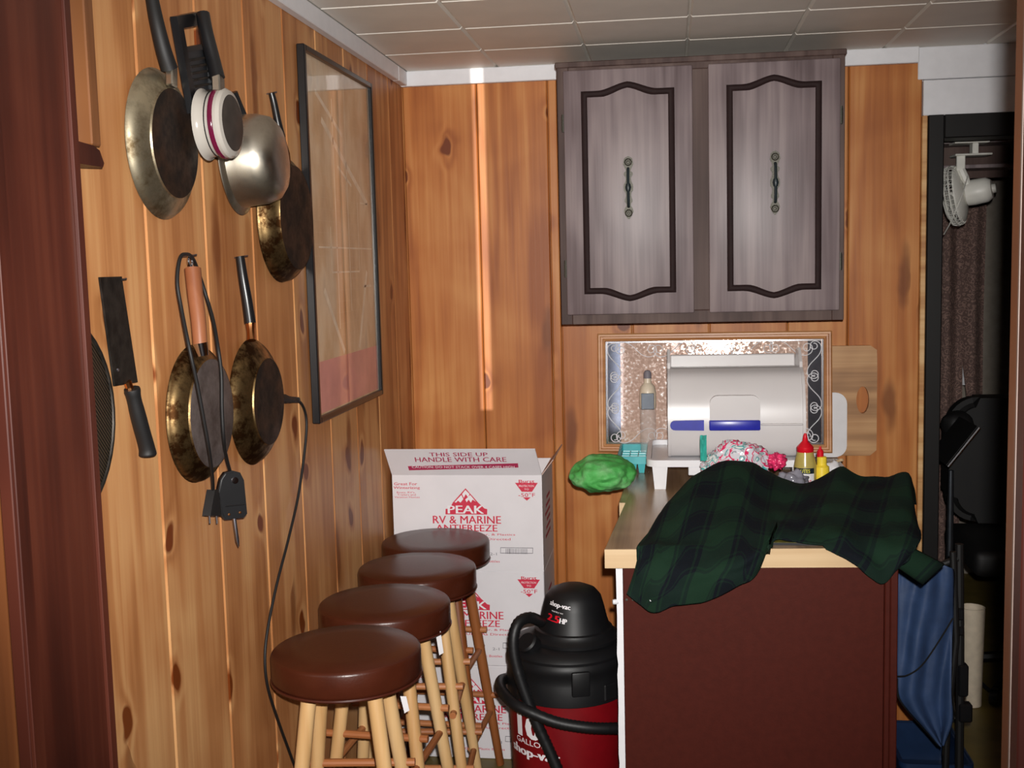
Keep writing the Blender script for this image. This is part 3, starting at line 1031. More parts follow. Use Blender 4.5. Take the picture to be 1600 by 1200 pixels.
tag(obj('cutting_board', MB().prism(rrect(0.36, wx1, 0.842, at(1310, 613, y=3.53).z, 0.035), fy, 3.524, 3.533), M_cutw), 'white rounded plastic cutting board, mostly hidden behind the mirror frame', 'cutting board')

# ------------------------------------------------------------------ counter
ct = thing('counter_cabinet', 'dark brown painted counter base with a pale chipped front edge, end panel facing the room', 'counter', (0.17, 3.0, 0))
obj('body', MB().box((-0.104, 2.44, 0.0), (0.458, 3.54, 0.7985)), M_panel, ct)
obj('front_panel', MB().box((-0.106, 2.419, 0.0), (0.440, 2.44, 0.7985), bev=0.0015), M_panel, ct)
obj('corner_strip', MB().box((0.4405, 2.415, 0.0), (0.452, 2.44, 0.7985), bev=0.002), M_panel, ct)
obj('corner_strip', MB().box((0.4525, 2.419, 0.0), (0.468, 2.47, 0.7985), bev=0.002), M_panel, ct)
mb = MB()
random.seed(3)
A = []
zz = 0.0
lo, hi = [], []
k = 0
while zz < 0.7985:
    lo.append((-0.1185 - random.random() * 0.003, zz)); hi.append((-0.1065, zz)); zz += 0.02 + random.random() * 0.02
lo.append((-0.118, 0.7985)); hi.append((-0.1065, 0.7985))
mb.prism(lo + hi[::-1], lambda a, b, t: (a, t, b), 2.4185, 2.44)
obj('pale_edge_strip', mb, M_white, ct)['label'] = 'pale chipped unpainted edge strip'
kp = at(963, 940, y=2.42)
obj('knob', MB().lathe([(0, 0), (0.004, 0), (0.006, 0.006), (0.005, 0.012), (0, 0.013)], (kp.x + 0.004, 2.42, kp.z), (-1, -0.3, 0), 10), M_white, ct)
for du in (979, 989):
    p = at(du, 937, y=2.419)
    obj('screw_head', MB().lathe([(0.003, 0), (0.0026, 0.0012), (0, 0.0016)], p, (0, -1, 0), 8), M_brass, ct)

wt = thing('worktop', 'wood-look laminate worktop slab with square pale front edge, on the dark brown counter base', 'worktop', (0.17, 3.0, 0.80))
Wp = [(-0.142, 2.388), (0.490, 2.425), (0.50, 3.556), (-0.078, 3.556)]
obj('slab', MB().prism(Wp, lambda a, b, t: (a, b, t), 0.80, 0.84), M_counter_top, wt)
obj('front_edge', MB().prism([(-0.1425, 2.384), (0.4905, 2.421), (0.4905, 2.4255), (-0.1425, 2.3885)], lambda a, b, t: (a, b, t), 0.7995, 0.8402), M_counter_edge, wt)
obj('side_strip', MB().prism([(-0.132, 2.87), (-0.1085, 2.87), (-0.0790, 3.556), (-0.115, 3.556)], lambda a, b, t: (a, b, t), 0.801, 0.8385), M_counter_top, wt)
obj('side_strip_end', MB().prism([(-0.132, 2.867), (-0.1092, 2.867), (-0.1092, 2.8705), (-0.132, 2.8705)], lambda a, b, t: (a, b, t), 0.801, 0.8385), M_counter_edge, wt)

# ------------------------------------------------------------------ things on the counter
# white tray on legs
tr = thing('dish_tray', 'white plastic footed tray under the white bread box', 'tray', (0.13, 3.15, 0.84))
TX0, TX1, TY0, TY1 = -0.066, 0.372, 3.02, 3.385
mb = MB()
o_ = rrect(TX0, TX1, TY0, TY1, 0.03); i_ = rrect(TX0 + 0.012, TX1 - 0.012, TY0 + 0.012, TY1 - 0.012, 0.022)
fz = lambda a, b, t: (a, b, t)
mb.ring_prism(o_, i_, fz, 0.903, 0.921)
obj('rim', mb, M_plw2, tr)
obj('tray_panel', MB().prism(rrect(TX0 + 0.0125, TX1 - 0.0125, TY0 + 0.0125, TY1 - 0.0125, 0.022), fz, 0.904, 0.9075), M_plw2, tr)
for lx, ly in ((-0.030, 3.05), (0.335, 3.05), (-0.030, 3.35), (0.335, 3.35)):
    obj('leg', MB().lathe([(0, 0), (0.021, 0), (0.029, 0.064), (0, 0.064)], (lx, ly, 0.8402), (0, 0, 1), 4, ang0=PI / 4), M_plw2, tr, ang=50)
obj('skirt', MB().box((0.045, 3.022, 0.880), (0.12, 3.032, 0.9035), bev=0.002), M_plw2, tr)

# bread box
bbx = thing('bread_box', 'white roll-front bread box with a blue handle stripe, standing on the white tray', 'bread box', (0.17, 3.2, 0.908))
BX0, BX1 = -0.008, 0.358
pf = spline([(3.19, 1.150), (3.145, 1.128), (3.115, 1.07), (3.105, 1.0), (3.112, 0.945), (3.135, 0.916), (3.16, 0.909)], 5)
front = [(p[0], p[1]) for p in [(q.x, q.y) for q in [V((a, b, 0)) for a, b in [(q[0], q[1]) for q in [(v.x, v.y) for v in spline([(3.19, 1.150, 0), (3.145, 1.128, 0), (3.115, 1.07, 0), (3.105, 1.0, 0), (3.112, 0.945, 0), (3.135, 0.916, 0), (3.16, 0.909, 0)], 5)]]]]] if False else [(v.x, v.y) for v in spline([(3.19, 1.150, 0), (3.145, 1.128, 0), (3.115, 1.07, 0), (3.105, 1.0, 0), (3.112, 0.945, 0), (3.135, 0.916, 0), (3.16, 0.909, 0)], 5)]
body = front + [(3.32, 0.909), (3.335, 1.05), (3.335, 1.10)]
fx = lambda a, b, t: (t, a, b)
obj('body', MB().prism(body + [(3.30, 1.145)], fx, BX0 + 0.008, BX1 - 0.008), M_plw, bbx, ang=30)
mx_ = 0.012
def taper_end(x0, x1):
    P = [(a - 0.004, b) for a, b in front[:-4]] + [(3.15, 0.9085), (3.325, 0.9085), (3.34, 1.06), (3.325, 1.14), (3.27, 1.196), (3.235, 1.20), (3.19, 1.165)]
    return MB().prism(P, fx, x0, x1)
obj('end_cap', taper_end(BX0, BX0 + 0.0078), M_plw, bbx, ang=30)
obj('end_cap', taper_end(BX1 - 0.0078, BX1), M_plw, bbx, ang=30)
obj('back_panel', MB().box((BX0 + 0.008, 3.30, 1.14), (BX1 - 0.008, 3.318, 1.178), bev=0.003), M_plw, bbx)
# raised hand hold and stripe
hx0, hx1 = at(1109, 640, y=3.1).x, at(1188, 640, y=3.1).x
fyy = lambda a, b, t: (a, t, b)
P = [(a, b) for a, b in rrect(hx0, hx1, 1.0, 1.083, 0.022)]
obj('hand_hold', MB().prism(P, fyy, 3.098, 3.13), M_plw, bbx)
sz0, sz1 = 0.989, 1.017
bx0 = at(1047, 665, y=3.1).x; bxm = at(1100, 665, y=3.1).x
Pb = [(bxm, sz0), (bxm, sz1)] + [(bx0 + 0.013 - 0.013 * math.sin(PI * k / 8), (sz0 + sz1) / 2 + 0.013 * math.cos(PI * k / 8)) for k in range(9)]
mb = MB().prism(Pb, fyy, 3.096, 3.125)
bl = obj('blue_stripe', mb, M_blue, bbx); bl['label'] = 'blue handle stripe, short left piece'
mb = MB().box((at(1108, 665, y=3.1).x, 3.090, sz0), (hx1, 3.125, sz1), bev=0.004, seg=2)
bl = obj('blue_stripe', mb, M_blue, bbx); bl['label'] = 'blue handle stripe, long right piece'
obj('lower_ridge', MB().box((hx1 + 0.002, 3.099, 1.001), (BX1 - 0.008, 3.125, 1.007), bev=0.002), M_plw, bbx)

# tall clear bottle in front of the mirror, left of the bread box
bp_ = at(1013, 690, y=3.44)
bo = thing('soap_bottle', 'tall clear plastic bottle with cream shoulder in front of the mirror', 'bottle', (bp_.x, 3.44, 0.8402))
zt = lambda v: at(1013, v, y=3.44).z
obj('bottle_body', MB().lathe([(0, 0.8405), (0.022, 0.8405), (0.024, 0.846), (0.024, zt(640)), (0.021, zt(634)), (0, zt(634))], (bp_.x, 3.44, 0), (0, 0, 1), 20), M_clear, bo)
obj('shoulder', MB().lathe([(0.024, zt(638)), (0.0255, zt(634)), (0.0255, zt(614)), (0.022, zt(604)), (0.012, zt(598)), (0.011, zt(590)), (0, zt(590))], (bp_.x, 3.44, 0), (0, 0, 1), 20), M_cream, bo)
obj('cap', MB().lathe([(0.012, zt(591)), (0.012, zt(583)), (0.008, zt(579)), (0, zt(578))], (bp_.x, 3.44, 0), (0, 0, 1), 14), M_ink, bo)
obj('label_patch', MB().box((bp_.x - 0.019, 3.413, zt(638)), (bp_.x + 0.019, 3.4165, zt(613)), bev=0.001), M_dkgrey, bo)

# teal ice cube tray
it0 = at(965, 725, y=3.27); it1 = at(1013, 722, y=3.27)
ic = thing('ice_cube_tray', 'teal plastic ice cube tray at the back left corner of the worktop', 'ice cube tray', ((it0.x + it1.x) / 2, 3.36, 0.8402))
izb = 0.8405; izt = 0.892
x0, x1 = it0.x, it1.x
mb = MB()
mb.ring_prism(rrect(x0, x1, 3.25, 3.48, 0.006), rrect(x0 + .006, x1 - .006, 3.256, 3.474, 0.004), fz, izt - 0.022, izt)
obj('rim', mb, M_teal, ic)
cw = (x1 - x0 - 0.014) / 3
for i in range(3):
    for j in range(5):
        a = x0 + 0.007 + (i + .5) * cw; b_ = 3.258 + (j + .5) * 0.0428
        mb = MB().lathe([(0, 0.0), (cw * 0.40, 0.0), (cw * 0.68, izt - 0.018 - izb), (cw * 0.62, izt - 0.018 - izb), (cw * 0.34, 0.004), (0, 0.004)], (a, b_, izb), (0, 0, 1), 4, ang0=PI / 4)
        obj('cup', mb, M_teal, ic, ang=50)

# green bundle over the corner of the worktop
gp = at(942, 738, y=3.06)
tag(obj('green_cloth_bundle', MB().blob((gp.x, 3.06, gp.z - 0.003), (0.083, 0.10, 0.050), 0.18, 1.5, 5, 4.2), M_green), 'bundled bright green cloth bag bulging past the worktop corner, left of the ice cube tray', 'cloth bag')

# crumpled printed plastic bag
pb = thing('candy_bag', 'crumpled clear plastic bag printed in pink and teal, in front of the bread box', 'plastic bag', (0.15, 2.94, 0.8402))
mb = MB()
random.seed(11)
c0 = at(1152, 710, y=2.93)
r = bmesh.ops.create_icosphere(mb.b, subdivisions=5, radius=1.0)
for v in r['verts']:
    d = v.co.normalized()
    k = 1 + 0.20 * noise.noise(d * 1.7 + V((3, 1, 9))) + 0.16 * abs(noise.noise(d * 4.5 + V((1, 5, 2)))) + 0.12 * abs(noise.noise(d * 9 + V((7, 2, 2))))
    p = V((d.x * 0.080, d.y * 0.040, d.z * 0.070)) * k
    v.co = V((c0.x, 2.93, 0.912)) + p
    v.co.z = max(v.co.z, 0.8405)
obj('bag_body', mb, M_bag, pb, ang=180)
mb = MB()
q0 = at(1094, 680, y=2.92); q1 = at(1104, 720, y=2.92)
G = [[(q0.x + 0.016 * a / 4, 2.92 + 0.004 * math.sin(a * 2 + b), q0.z + (q1.z - q0.z) * b / 6) for b in range(7)] for a in range(5)]
obj('bag_flap', mb.grid(G), plain('teal_film', (60, 170, 156), 0.2), pb, solid=0.001)
mb = MB().blob((at(1212, 718, y=2.94).x, 2.935, at(1212, 718, y=2.94).z - 0.003), (0.024, 0.02, 0.02), 0.5, 3.0, 4, 8.0)
obj('bag_tail', mb, plain('pink_film', (214, 50, 100), 0.2, vary=0.4, scale=90), pb, ang=180)

# grey plastic wrap
gc = at(1238, 738, y=2.885)
tag(obj('plastic_wrap', MB().blob((gc.x, 2.885, 0.874), (0.046, 0.028, 0.04), 0.45, 2.2, 4, 2.7, flat=-0.032), M_greyfilm, ang=180), 'crumpled grey plastic wrap lying between the pink bag and the red-capped bottle', 'plastic wrap')

# red capped sauce bottle
def sx_(v, y): return at(1258, v, y=y).z
rb = at(1258, 715, y=2.94)
sb = thing('sauce_bottle', 'amber squeeze bottle with black label and tall red nozzle cap', 'bottle', (rb.x, 2.94, 0.8402))
o0 = (rb.x, 2.94, 0)
zs = lambda v: at(1258, v, y=2.94).z
obj('bottle_body', MB().lathe([(0, 0.8405), (0.027, 0.8405), (0.0285, 0.846), (0.0285, 0.918), (0.0265, 0.93), (0.021, zs(707)), (0.0205, zs(705)), (0, zs(705))], o0, (0, 0, 1), 24), M_mustard, sb)
obj('cap', MB().lathe([(0.0205, zs(706)), (0.0212, zs(705)), (0.0212, zs(698)), (0.015, zs(694)), (0.0075, zs(689)), (0.0055, zs(682)), (0.003, zs(677)), (0, zs(677))], o0, (0, 0, 1), 20), M_redplastic, sb)
lw = lambda ang0, zc, rr: (lambda ax, ay, h: V((rb.x + (rr + h) * math.sin(ang0 + ax / rr), 2.94 - (rr + h) * math.cos(ang0 + ax / rr), zc + ay)))
def label_patch(x_c, y_c, rr, a0, a1, z0, z1, mat, parent, name='label_patch', n=10):
    G = [[(x_c + rr * math.sin(a0 + (a1 - a0) * i / n), y_c - rr * math.cos(a0 + (a1 - a0) * i / n), z) for z in (z0, z1)] for i in range(n + 1)]
    return obj(name, MB().grid(G), mat, parent)
lb = label_patch(rb.x, 2.94, 0.0288, -1.3, 0.75, 0.905, 0.919, M_labelk, sb)
label_patch(rb.x, 2.94, 0.0288, -1.3, 0.75, 0.872, 0.9049, M_cutw, sb)
text('OUTES', None, (1, 0, 0), (0, 0, 1), M_ylw_ink, sb, width=0.032, height=0.009, bold=0.02, wrap=lw(-0.25, 0.912, 0.0289))
text('HOT', None, (1, 0, 0), (0, 0, 1), M_red, sb, width=0.02, height=0.010, bold=0.03, wrap=lw(0.1, 0.884, 0.0289))
# yellow bottle
yb = at(1284, 728, y=2.95)
yt = thing('mustard_bottle', 'small bright yellow squeeze bottle with red tip, right of the amber bottle', 'bottle', (yb.x, 2.95, 0.8402))
zs2 = lambda v: at(1284, v, y=2.95).z
obj('bottle_body', MB().lathe([(0, 0.8405), (0.021, 0.8405), (0.0215, 0.86), (0.0185, zs2(729)), (0.0125, zs2(726)), (0.0125, zs2(714)), (0.010, zs2(713)), (0, zs2(713))], (yb.x, 2.95, 0), (0, 0, 1), 20), M_yellow, yt)
obj('cap', MB().lathe([(0.0085, zs2(714)), (0.0085, zs2(705)), (0.0035, zs2(701)), (0.0025, zs2(697)), (0, zs2(697))], (yb.x - 0.004, 2.95, 0), (0, 0, 1), 16), M_redplastic, yt)
# wooden stick / spoon handle
s0 = at(1284, 729, y=3.12); s1 = at(1314, 719, y=3.16)
tag(obj('wooden_spoon', MB().tube([s0 + (s0 - s1) * 0.3, s0, s1], [0.004, 0.0045, 0.004], 8).lathe([(0, -0.004), (0.006, -0.003), (0.008, 0.0), (0.005, 0.004), (0, 0.004)], s1, (0, 0.2, 1), 16), M_counter_edge), 'wooden spoon lying behind the yellow bottle', 'spoon')
cp = at(1300, 728, y=3.10)
tag(obj('foil_packet', MB().blob((cp.x, 3.07, 0.875), (0.024, 0.02, 0.034), 0.35, 2.5, 3, 6.1, flat=-0.034), M_cutw, ang=180), 'small white paper packet behind the yellow bottle', 'packet')

# magazine under the shirt
mg = thing('magazine', 'dark magazine lying at the worktop front edge under the plaid shirt', 'magazine', (0.27, 2.50, 0.8402))
obj('pages', MB().box((0.195, 2.435, 0.8403), (0.345, 2.60, 0.846)), M_blackm, mg)
obj('cover_print', MB().box((0.20, 2.4345, 0.8462), (0.33, 2.462, 0.8466)), plain('olive_print', (112, 104, 40), 0.5, vary=0.5, scale=60), mg)

# ------------------------------------------------------------------ plaid shirt
cols = [
 [(1012, 846, 2.50), (1004, 846, 2.45), (998, 868, 2.41), (993, 888, 2.372), (984, 912, 2.362), (979, 928, 2.36)],
 [(1050, 800, 2.72), (1030, 803, 2.58), (1018, 838, 2.46), (1010, 880, 2.366), (1000, 918, 2.352), (998, 942, 2.352)],
 [(1075, 775, 2.80), (1062, 764, 2.66), (1050, 815, 2.50), (1040, 878, 2.36), (1026, 925, 2.342), (1022, 957, 2.345)],
 [(1105, 752, 2.85), (1095, 737, 2.74), (1085, 800, 2.53), (1075, 878, 2.358), (1064, 918, 2.335), (1060, 947, 2.338)],
 [(1140, 740, 2.85), (1130, 723, 2.78), (1128, 790, 2.55), (1122, 872, 2.358), (1110, 910, 2.332), (1104, 938, 2.336)],
 [(1170, 742, 2.85), (1165, 722, 2.80), (1165, 785, 2.58), (1165, 862, 2.362), (1155, 895, 2.335), (1148, 920, 2.338)],
 [(1200, 752, 2.85), (1195, 736, 2.81), (1196, 786, 2.62), (1198, 838, 2.41), (1194, 868, 2.362), (1183, 896, 2.352)],
 [(1228, 762, 2.85), (1222, 747, 2.81), (1218, 785, 2.66), (1214, 814, 2.52), (1211, 832, 2.44), (1207, 845, 2.412)],
 [(1260, 766, 2.85), (1255, 754, 2.80), (1250, 786, 2.66), (1246, 812, 2.53), (1243, 830, 2.452), (1240, 843, 2.424)],
 [(1292, 755, 2.85), (1288, 742, 2.82), (1280, 782, 2.65), (1278, 815, 2.50), (1272, 838, 2.432), (1266, 851, 2.412)],
 [(1318, 742, 2.85), (1314, 729, 2.84), (1308, 778, 2.65), (1306, 822, 2.47), (1302, 850, 2.408), (1297, 862, 2.398)],
 [(1350, 760, 2.85), (1345, 746, 2.82), (1342, 788, 2.62), (1342, 835, 2.44), (1338, 866, 2.378), (1334, 884, 2.37)],
 [(1388, 760, 2.85), (1382, 747, 2.80), (1384, 790, 2.60), (1386, 845, 2.42), (1382, 886, 2.376), (1376, 914, 2.37)],
 [(1425, 756, 2.85), (1419, 742, 2.79), (1422, 792, 2.60), (1420, 842, 2.43), (1412, 872, 2.385), (1400, 893, 2.378)],
 [(1432, 790, 2.85), (1427, 785, 2.76), (1434, 815, 2.62), (1440, 838, 2.48), (1432, 858, 2.42), (1418, 876, 2.39)],
]
CP = [[at(u, v, y=d) for u, v, d in c] for c in cols]
rows = [spline([CP[i][j] for i in range(len(CP))], 6) for j in range(6)]
G = []
for i in range(len(rows[0])):
    G.append(spline([rows[j][i] for j in range(6)], 8))
ul = [0.0]
for i in range(1, len(G)):
    ul.append(ul[-1] + (G[i][16] - G[i - 1][16]).length)
UVS = []
for i in range(len(G)):
    vl = 0; row = []
    for j in range(len(G[i])):
        if j: vl += (G[i][j] - G[i][j - 1]).length
        row.append((ul[i] + 0.12 * vl, vl))
        p = G[i][j]
        amp = 0.010
        w_ = noise.noise(V((p.x * 14 + p.z * 9, p.y * 9, p.z * 16))) * amp + noise.noise(V((p.x * 34, p.y * 20 + 4, p.z * 34))) * amp * 0.5
        p = p + V((0, -0.6, 0.8)) * max(-0.004, w_)
        yf_ = 2.388 + 0.0585 * (p.x + 0.142)          # worktop front edge
        if -0.16 < p.x < 0.505 and p.y > yf_ - 0.012:
            if p.z > 0.80 or p.y > yf_ + 0.05: p.z = max(p.z, 0.852 if p.x > 0.16 else 0.848)
            else: p.y = yf_ - 0.012
        G[i][j] = p
    UVS.append(row)
sh = thing('plaid_shirt', 'dark green and navy plaid flannel shirt draped over the worktop front edge', 'shirt', (0.2, 2.45, 0.80))
obj('shirt_body', MB().grid(G, UVS), M_plaid, sh, ang=180, solid=0.004)
# loose sleeve end hanging past the counter's right corner
A, B, C, D = (1412, 848, 2.43), (1476, 881, 2.45), (1441, 914, 2.43), (1392, 880, 2.41)
SG, SU = [], []
for i in range(9):
    t = i / 8
    row = []; ru = []
    for j in range(17):
        a = 2 * PI * j / 16
        top = [A[k] + (B[k] - A[k]) * t for k in range(3)]; bot = [D[k] + (C[k] - D[k]) * t for k in range(3)]
        mid = [(top[k] + bot[k]) / 2 for k in range(3)]
        half = [(top[k] - bot[k]) / 2 for k in range(3)]
        c = math.cos(a)
        p = at(mid[0] + half[0] * c, mid[1] + half[1] * c, y=mid[2] + half[2] * c - 0.022 * math.sin(a))
        row.append(p); ru.append((0.4 + t * 0.12, a * 0.02))
    SG.append(row); SU.append(ru)
obj('sleeve', MB().grid(SG, SU), M_plaid, sh, ang=180, solid=0.003)
cb = at(1018, 937, y=2.345)
obj('button', MB().lathe([(0.0035, 0), (0.0045, 0.001), (0.003, 0.002), (0, 0.0015)], cb, (0, -1, 0.1), 10), M_white, sh)

# ------------------------------------------------------------------ left wall: pans and tools
WX = XL + 0.001
def pan(name, label, cat, yc, zc, r, rb_, dep, ms, mbase, group=None, tilt=0.0, x0=WX + 0.004, bulge=0.0, lip=0.0):
    o = (x0, yc, zc)
    t = thing(name, label, cat, (x0, yc, zc - r), group)
    ax = V((1, 0, tilt)).normalized()
    side = []
    for k in range(7):
        s = k / 6
        side.append((r + (rb_ - r) * s + bulge * math.sin(PI * s), 0.002 + (dep - 0.006) * s))
    inner = [(0, dep - 0.006), (rb_ - 0.006, dep - 0.006), (r - 0.004, 0.002)]
    P = inner + [(r + lip, 0.0), (r + lip + 0.0015, 0.0015), (r + lip, 0.003)] + side[1:] + [(rb_ - 0.001, dep - 0.001)]
    obj('pan_body', MB().lathe(P, o, ax, 48), ms, t, ang=40)
    obj('pan_base', MB().lathe([(rb_ - 0.0008, dep - 0.0016), (rb_ - 0.004, dep), (rb_ * 0.5, dep - 0.0004), (0, dep - 0.0006)], o, ax, 48), mbase, t)
    return t
def grip(name, pts, rad, mat, parent, seg=12):
    return obj(name, MB().tube(spline(pts, 5), None if rad is None else [rad[0] + (rad[1] - rad[0]) * k / (5 * (len(pts) - 1)) for k in range(5 * (len(pts) - 1) + 1)], seg), mat, parent, ang=50)
def hook_nail(p, parent):
    return obj('nail', MB().rod((XL - 0.004, p.y, p.z), (p.x + 0.012, p.y, p.z + 0.004), 0.0016, seg=8), M_nail, parent)

p1 = pan('frying_pan', 'large shiny steel frying pan with curved black handle, uppermost and leftmost on the pine wall', 'pan', 1.784, 1.656, 0.119, 0.088, 0.030, M_pan, M_pan_base, bulge=0.007)
grip('handle', [at(265, 108, x=-0.785), at(256, 80, x=-0.788), at(246, 40, x=-0.793), at(238, 0, x=-0.800), at(233, -40, x=-0.805)], (0.0135, 0.0095), M_blackm, p1)
obj('ferrule', MB().box((-0.006, -0.011, -0.017), (0.006, 0.011, 0.017), bev=0.002, mtx=Matrix.Translation(at(268, 119, x=-0.785)) @ Matrix.Rotation(-0.12, 4, 'X')), M_steel, p1)
hook_nail(at(233, -36, x=-0.81), wlft)

# grater with slot window
def wq_(u, v, x): return at(u, v, x=x)
gr = thing('grater', 'black plastic kitchen grater with square window, hanging behind the small white saucepan', 'grater', tuple(at(300, 150, x=-0.806)))
g00, g10, g01, g11 = at(268, 26, x=-0.782), at(316, 17, x=-0.782), at(290, 148, x=-0.782), at(334, 140, x=-0.782)
def gq(a, b, t):
    p = g00 * (1 - a) * (1 - b) + g10 * a * (1 - b) + g01 * (1 - a) * b + g11 * a * b
    return (p.x + t, p.y, p.z)
def gbox(a0, a1, b0, b1, t0, t1): return MB().prism([(a0, b0), (a1, b0), (a1, b1), (a0, b1)], gq, t0, t1)
obj('side_rail', gbox(0, 0.15, 0, 1.25, -0.003, 0.009), M_black, gr)
obj('side_rail', gbox(0.85, 1.0, 0, 1.25, -0.003, 0.009), M_black, gr)
obj('top_bar', gbox(0.15, 0.85, 0, 0.16, -0.003, 0.008), M_black, gr)
obj('cross_bar', gbox(0.15, 0.85, 0.40, 0.47, -0.003, 0.006), M_black, gr)
obj('cutting_plate', gbox(0.15, 0.85, 0.47, 1.25, -0.003, 0.001), M_dkgrey, gr)
for k in range(7):
    b0 = 0.56 + k * 0.085
    obj('blade', gbox(0.25, 0.78, b0, b0 + 0.03, 0.001, 0.005), M_iron, gr)
hook_nail(at(294, 24, x=-0.805), wlft)

# small white saucepan with maroon band
wy, wz = at(321, 195, x=-0.769).y, at(321, 195, x=-0.769).z
x0 = -0.769
wpn = thing('saucepan', 'small white enamel saucepan with maroon band and black base', 'saucepan', (x0, wy, wz - 0.058))
o = (x0, wy, wz)
obj('pan_body', MB().lathe([(0, 0.0330), (0.05, 0.0303), (0.053, 0.0011), (0.058, 0.0000), (0.0595, 0.0008), (0.058, 0.0022), (0.0545, 0.0066), (0.053, 0.0165), (0.0555, 0.0275), (0.0575, 0.0319), (0.0578, 0.0407), (0.054, 0.0457), (0.045, 0.0484)], o, (1, 0, 0.02), 48), M_enam, wpn)
obj('band', MB().lathe([(0.0555, 0.0256), (0.058, 0.0270), (0.0592, 0.0314), (0.0582, 0.0347), (0.0568, 0.0358)], o, (1, 0, 0.02), 48), M_maroon, wpn)
obj('thin_band', MB().lathe([(0.0535, 0.0184), (0.0555, 0.0190), (0.0555, 0.0201), (0.0535, 0.0206)], o, (1, 0, 0.02), 48), M_black, wpn)
obj('pan_base', MB().lathe([(0.0465, 0.0480), (0.044, 0.0492), (0, 0.0491)], o, (1, 0, 0.02), 40), M_teflon, wpn)
obj('bracket', MB().box((-0.007, -0.012, -0.014), (0.007, 0.012, 0.014), bev=0.002, mtx=Matrix.Translation(at(341, 130, x=-0.735))), M_steel, wpn)
grip('handle', [at(340, 122, x=-0.735), at(332, 90, x=-0.745), at(322, 50, x=-0.755), at(317, 22, x=-0.762)], (0.0125, 0.0115), M_black, wpn)

# rounded steel saucepan
p3y, p3z = at(395, 250, x=-0.75).y, at(395, 250, x=-0.75).z
x0 = -0.812
sp = thing('saucepan', 'rounded brushed steel saucepan with flared rim, hanging below the small white saucepan', 'saucepan', (x0, 2.12, p3z - 0.1))
oy, oz = 2.105, 1.655
obj('pan_body', MB().lathe([(0, 0.084), (0.06, 0.080), (0.076, 0.062), (0.082, 0.026), (0.086, 0.003), (0.099, 0.0), (0.1005, 0.0015), (0.099, 0.004), (0.088, 0.009), (0.0855, 0.025), (0.084, 0.054), (0.077, 0.076), (0.062, 0.088), (0.042, 0.092), (0, 0.093)], (x0, oy, oz), (1, 0.05, 0.06), 48), M_steel, sp)
obj('handle', MB().tube([(x0 + 0.02, oy, oz + 0.085), (x0 + 0.014, oy - 0.01, oz + 0.105), (x0 + 0.010, oy - 0.02, oz + 0.125)], [0.008, 0.009, 0.009], 10), M_black, sp)

# dark skillet beside the poster
p4 = pan('frying_pan', 'dark scorched frying pan hanging next to the framed poster, slim black handle above it', 'pan', 2.345, 1.557, 0.133, 0.109, 0.042, M_pan_dk, M_pan_base, bulge=0.007)
grip('handle', [at(440, 215, x=-0.79), at(434, 190, x=-0.795), at(428, 160, x=-0.80), at(424, 145, x=-0.803)], (0.0085, 0.0065), M_black, p4)
obj('ferrule', MB().tube([at(451, 262, x=-0.785), at(449, 240, x=-0.788), at(441, 215, x=-0.79)], [0.006, 0.0055, 0.006], 8), M_ferr, p4)
hook_nail(at(424, 147, x=-0.81), wlft)

# cleaver
cl = thing('cleaver', 'black bladed cleaver with ribbed black handle, hanging by a hole in its blade', 'cleaver', tuple(at(222, 712, x=-0.812)))
cq = [at(155, 433, x=-0.809), at(189, 432, x=-0.809), at(214, 597, x=-0.809), at(178, 603, x=-0.809)]
hole = at(184, 440, x=-0.809)
obj('blade', MB().prism([(p.y, p.z) for p in cq], lambda a, b, t: (t, a, b), -0.8105, -0.8075), M_iron, cl)
obj('tang', MB().tube([at(199, 596, x=-0.807), at(205, 612, x=-0.805)], 0.006, 8), M_ferr, cl)
hp = [at(206, 607, x=-0.803), at(211, 630, x=-0.803), at(220, 665, x=-0.803), at(229, 698, x=-0.803), at(231, 712, x=-0.803)]
obj('handle', MB().tube(spline(hp, 4), [0.0118, 0.0125, 0.0115, 0.011, 0.011, 0.0115, 0.0118, 0.012, 0.012, 0.012, 0.012, 0.0122, 0.0124, 0.0128, 0.0135, 0.0138, 0.012], 14), M_blackm, cl, ang=60)
p = at(172, 590, x=-0.8075)
obj('rivet', MB().lathe([(0.003, 0), (0.0025, 0.0012), (0, 0.0014)], at(184, 578, x=-0.8075), (1, 0, 0), 8), M_nail, cl)
hook_nail(at(186, 440, x=-0.812), wlft)

# scorched pan with wooden handle
p6 = pan('frying_pan', 'scorched steel frying pan with wooden handle and grey base, a black cord looped over it', 'pan', 1.868, 1.206, 0.118, 0.095, 0.033, M_pan_dk, M_pan_greybase, bulge=0.007)
grip('handle', [at(313, 540, x=-0.775), at(310, 500, x=-0.78), at(305, 460, x=-0.788), at(301, 420, x=-0.795)], (0.0118, 0.014), M_hwood, p6)
obj('ferrule', MB().tube([at(317, 556, x=-0.772), at(313, 536, x=-0.775)], [0.010, 0.0125], 12), M_chrome, p6)
rc = at(297, 408, x=-0.795)
obj('hang_ring', MB().tube([rc + V((0, 0.007 * math.cos(a), 0.010 * math.sin(a))) for a in [2 * PI * k / 14 for k in range(14)]], 0.0022, 6, closed=True), M_chrome, p6)
hook_nail(at(297, 402, x=-0.80), wlft)
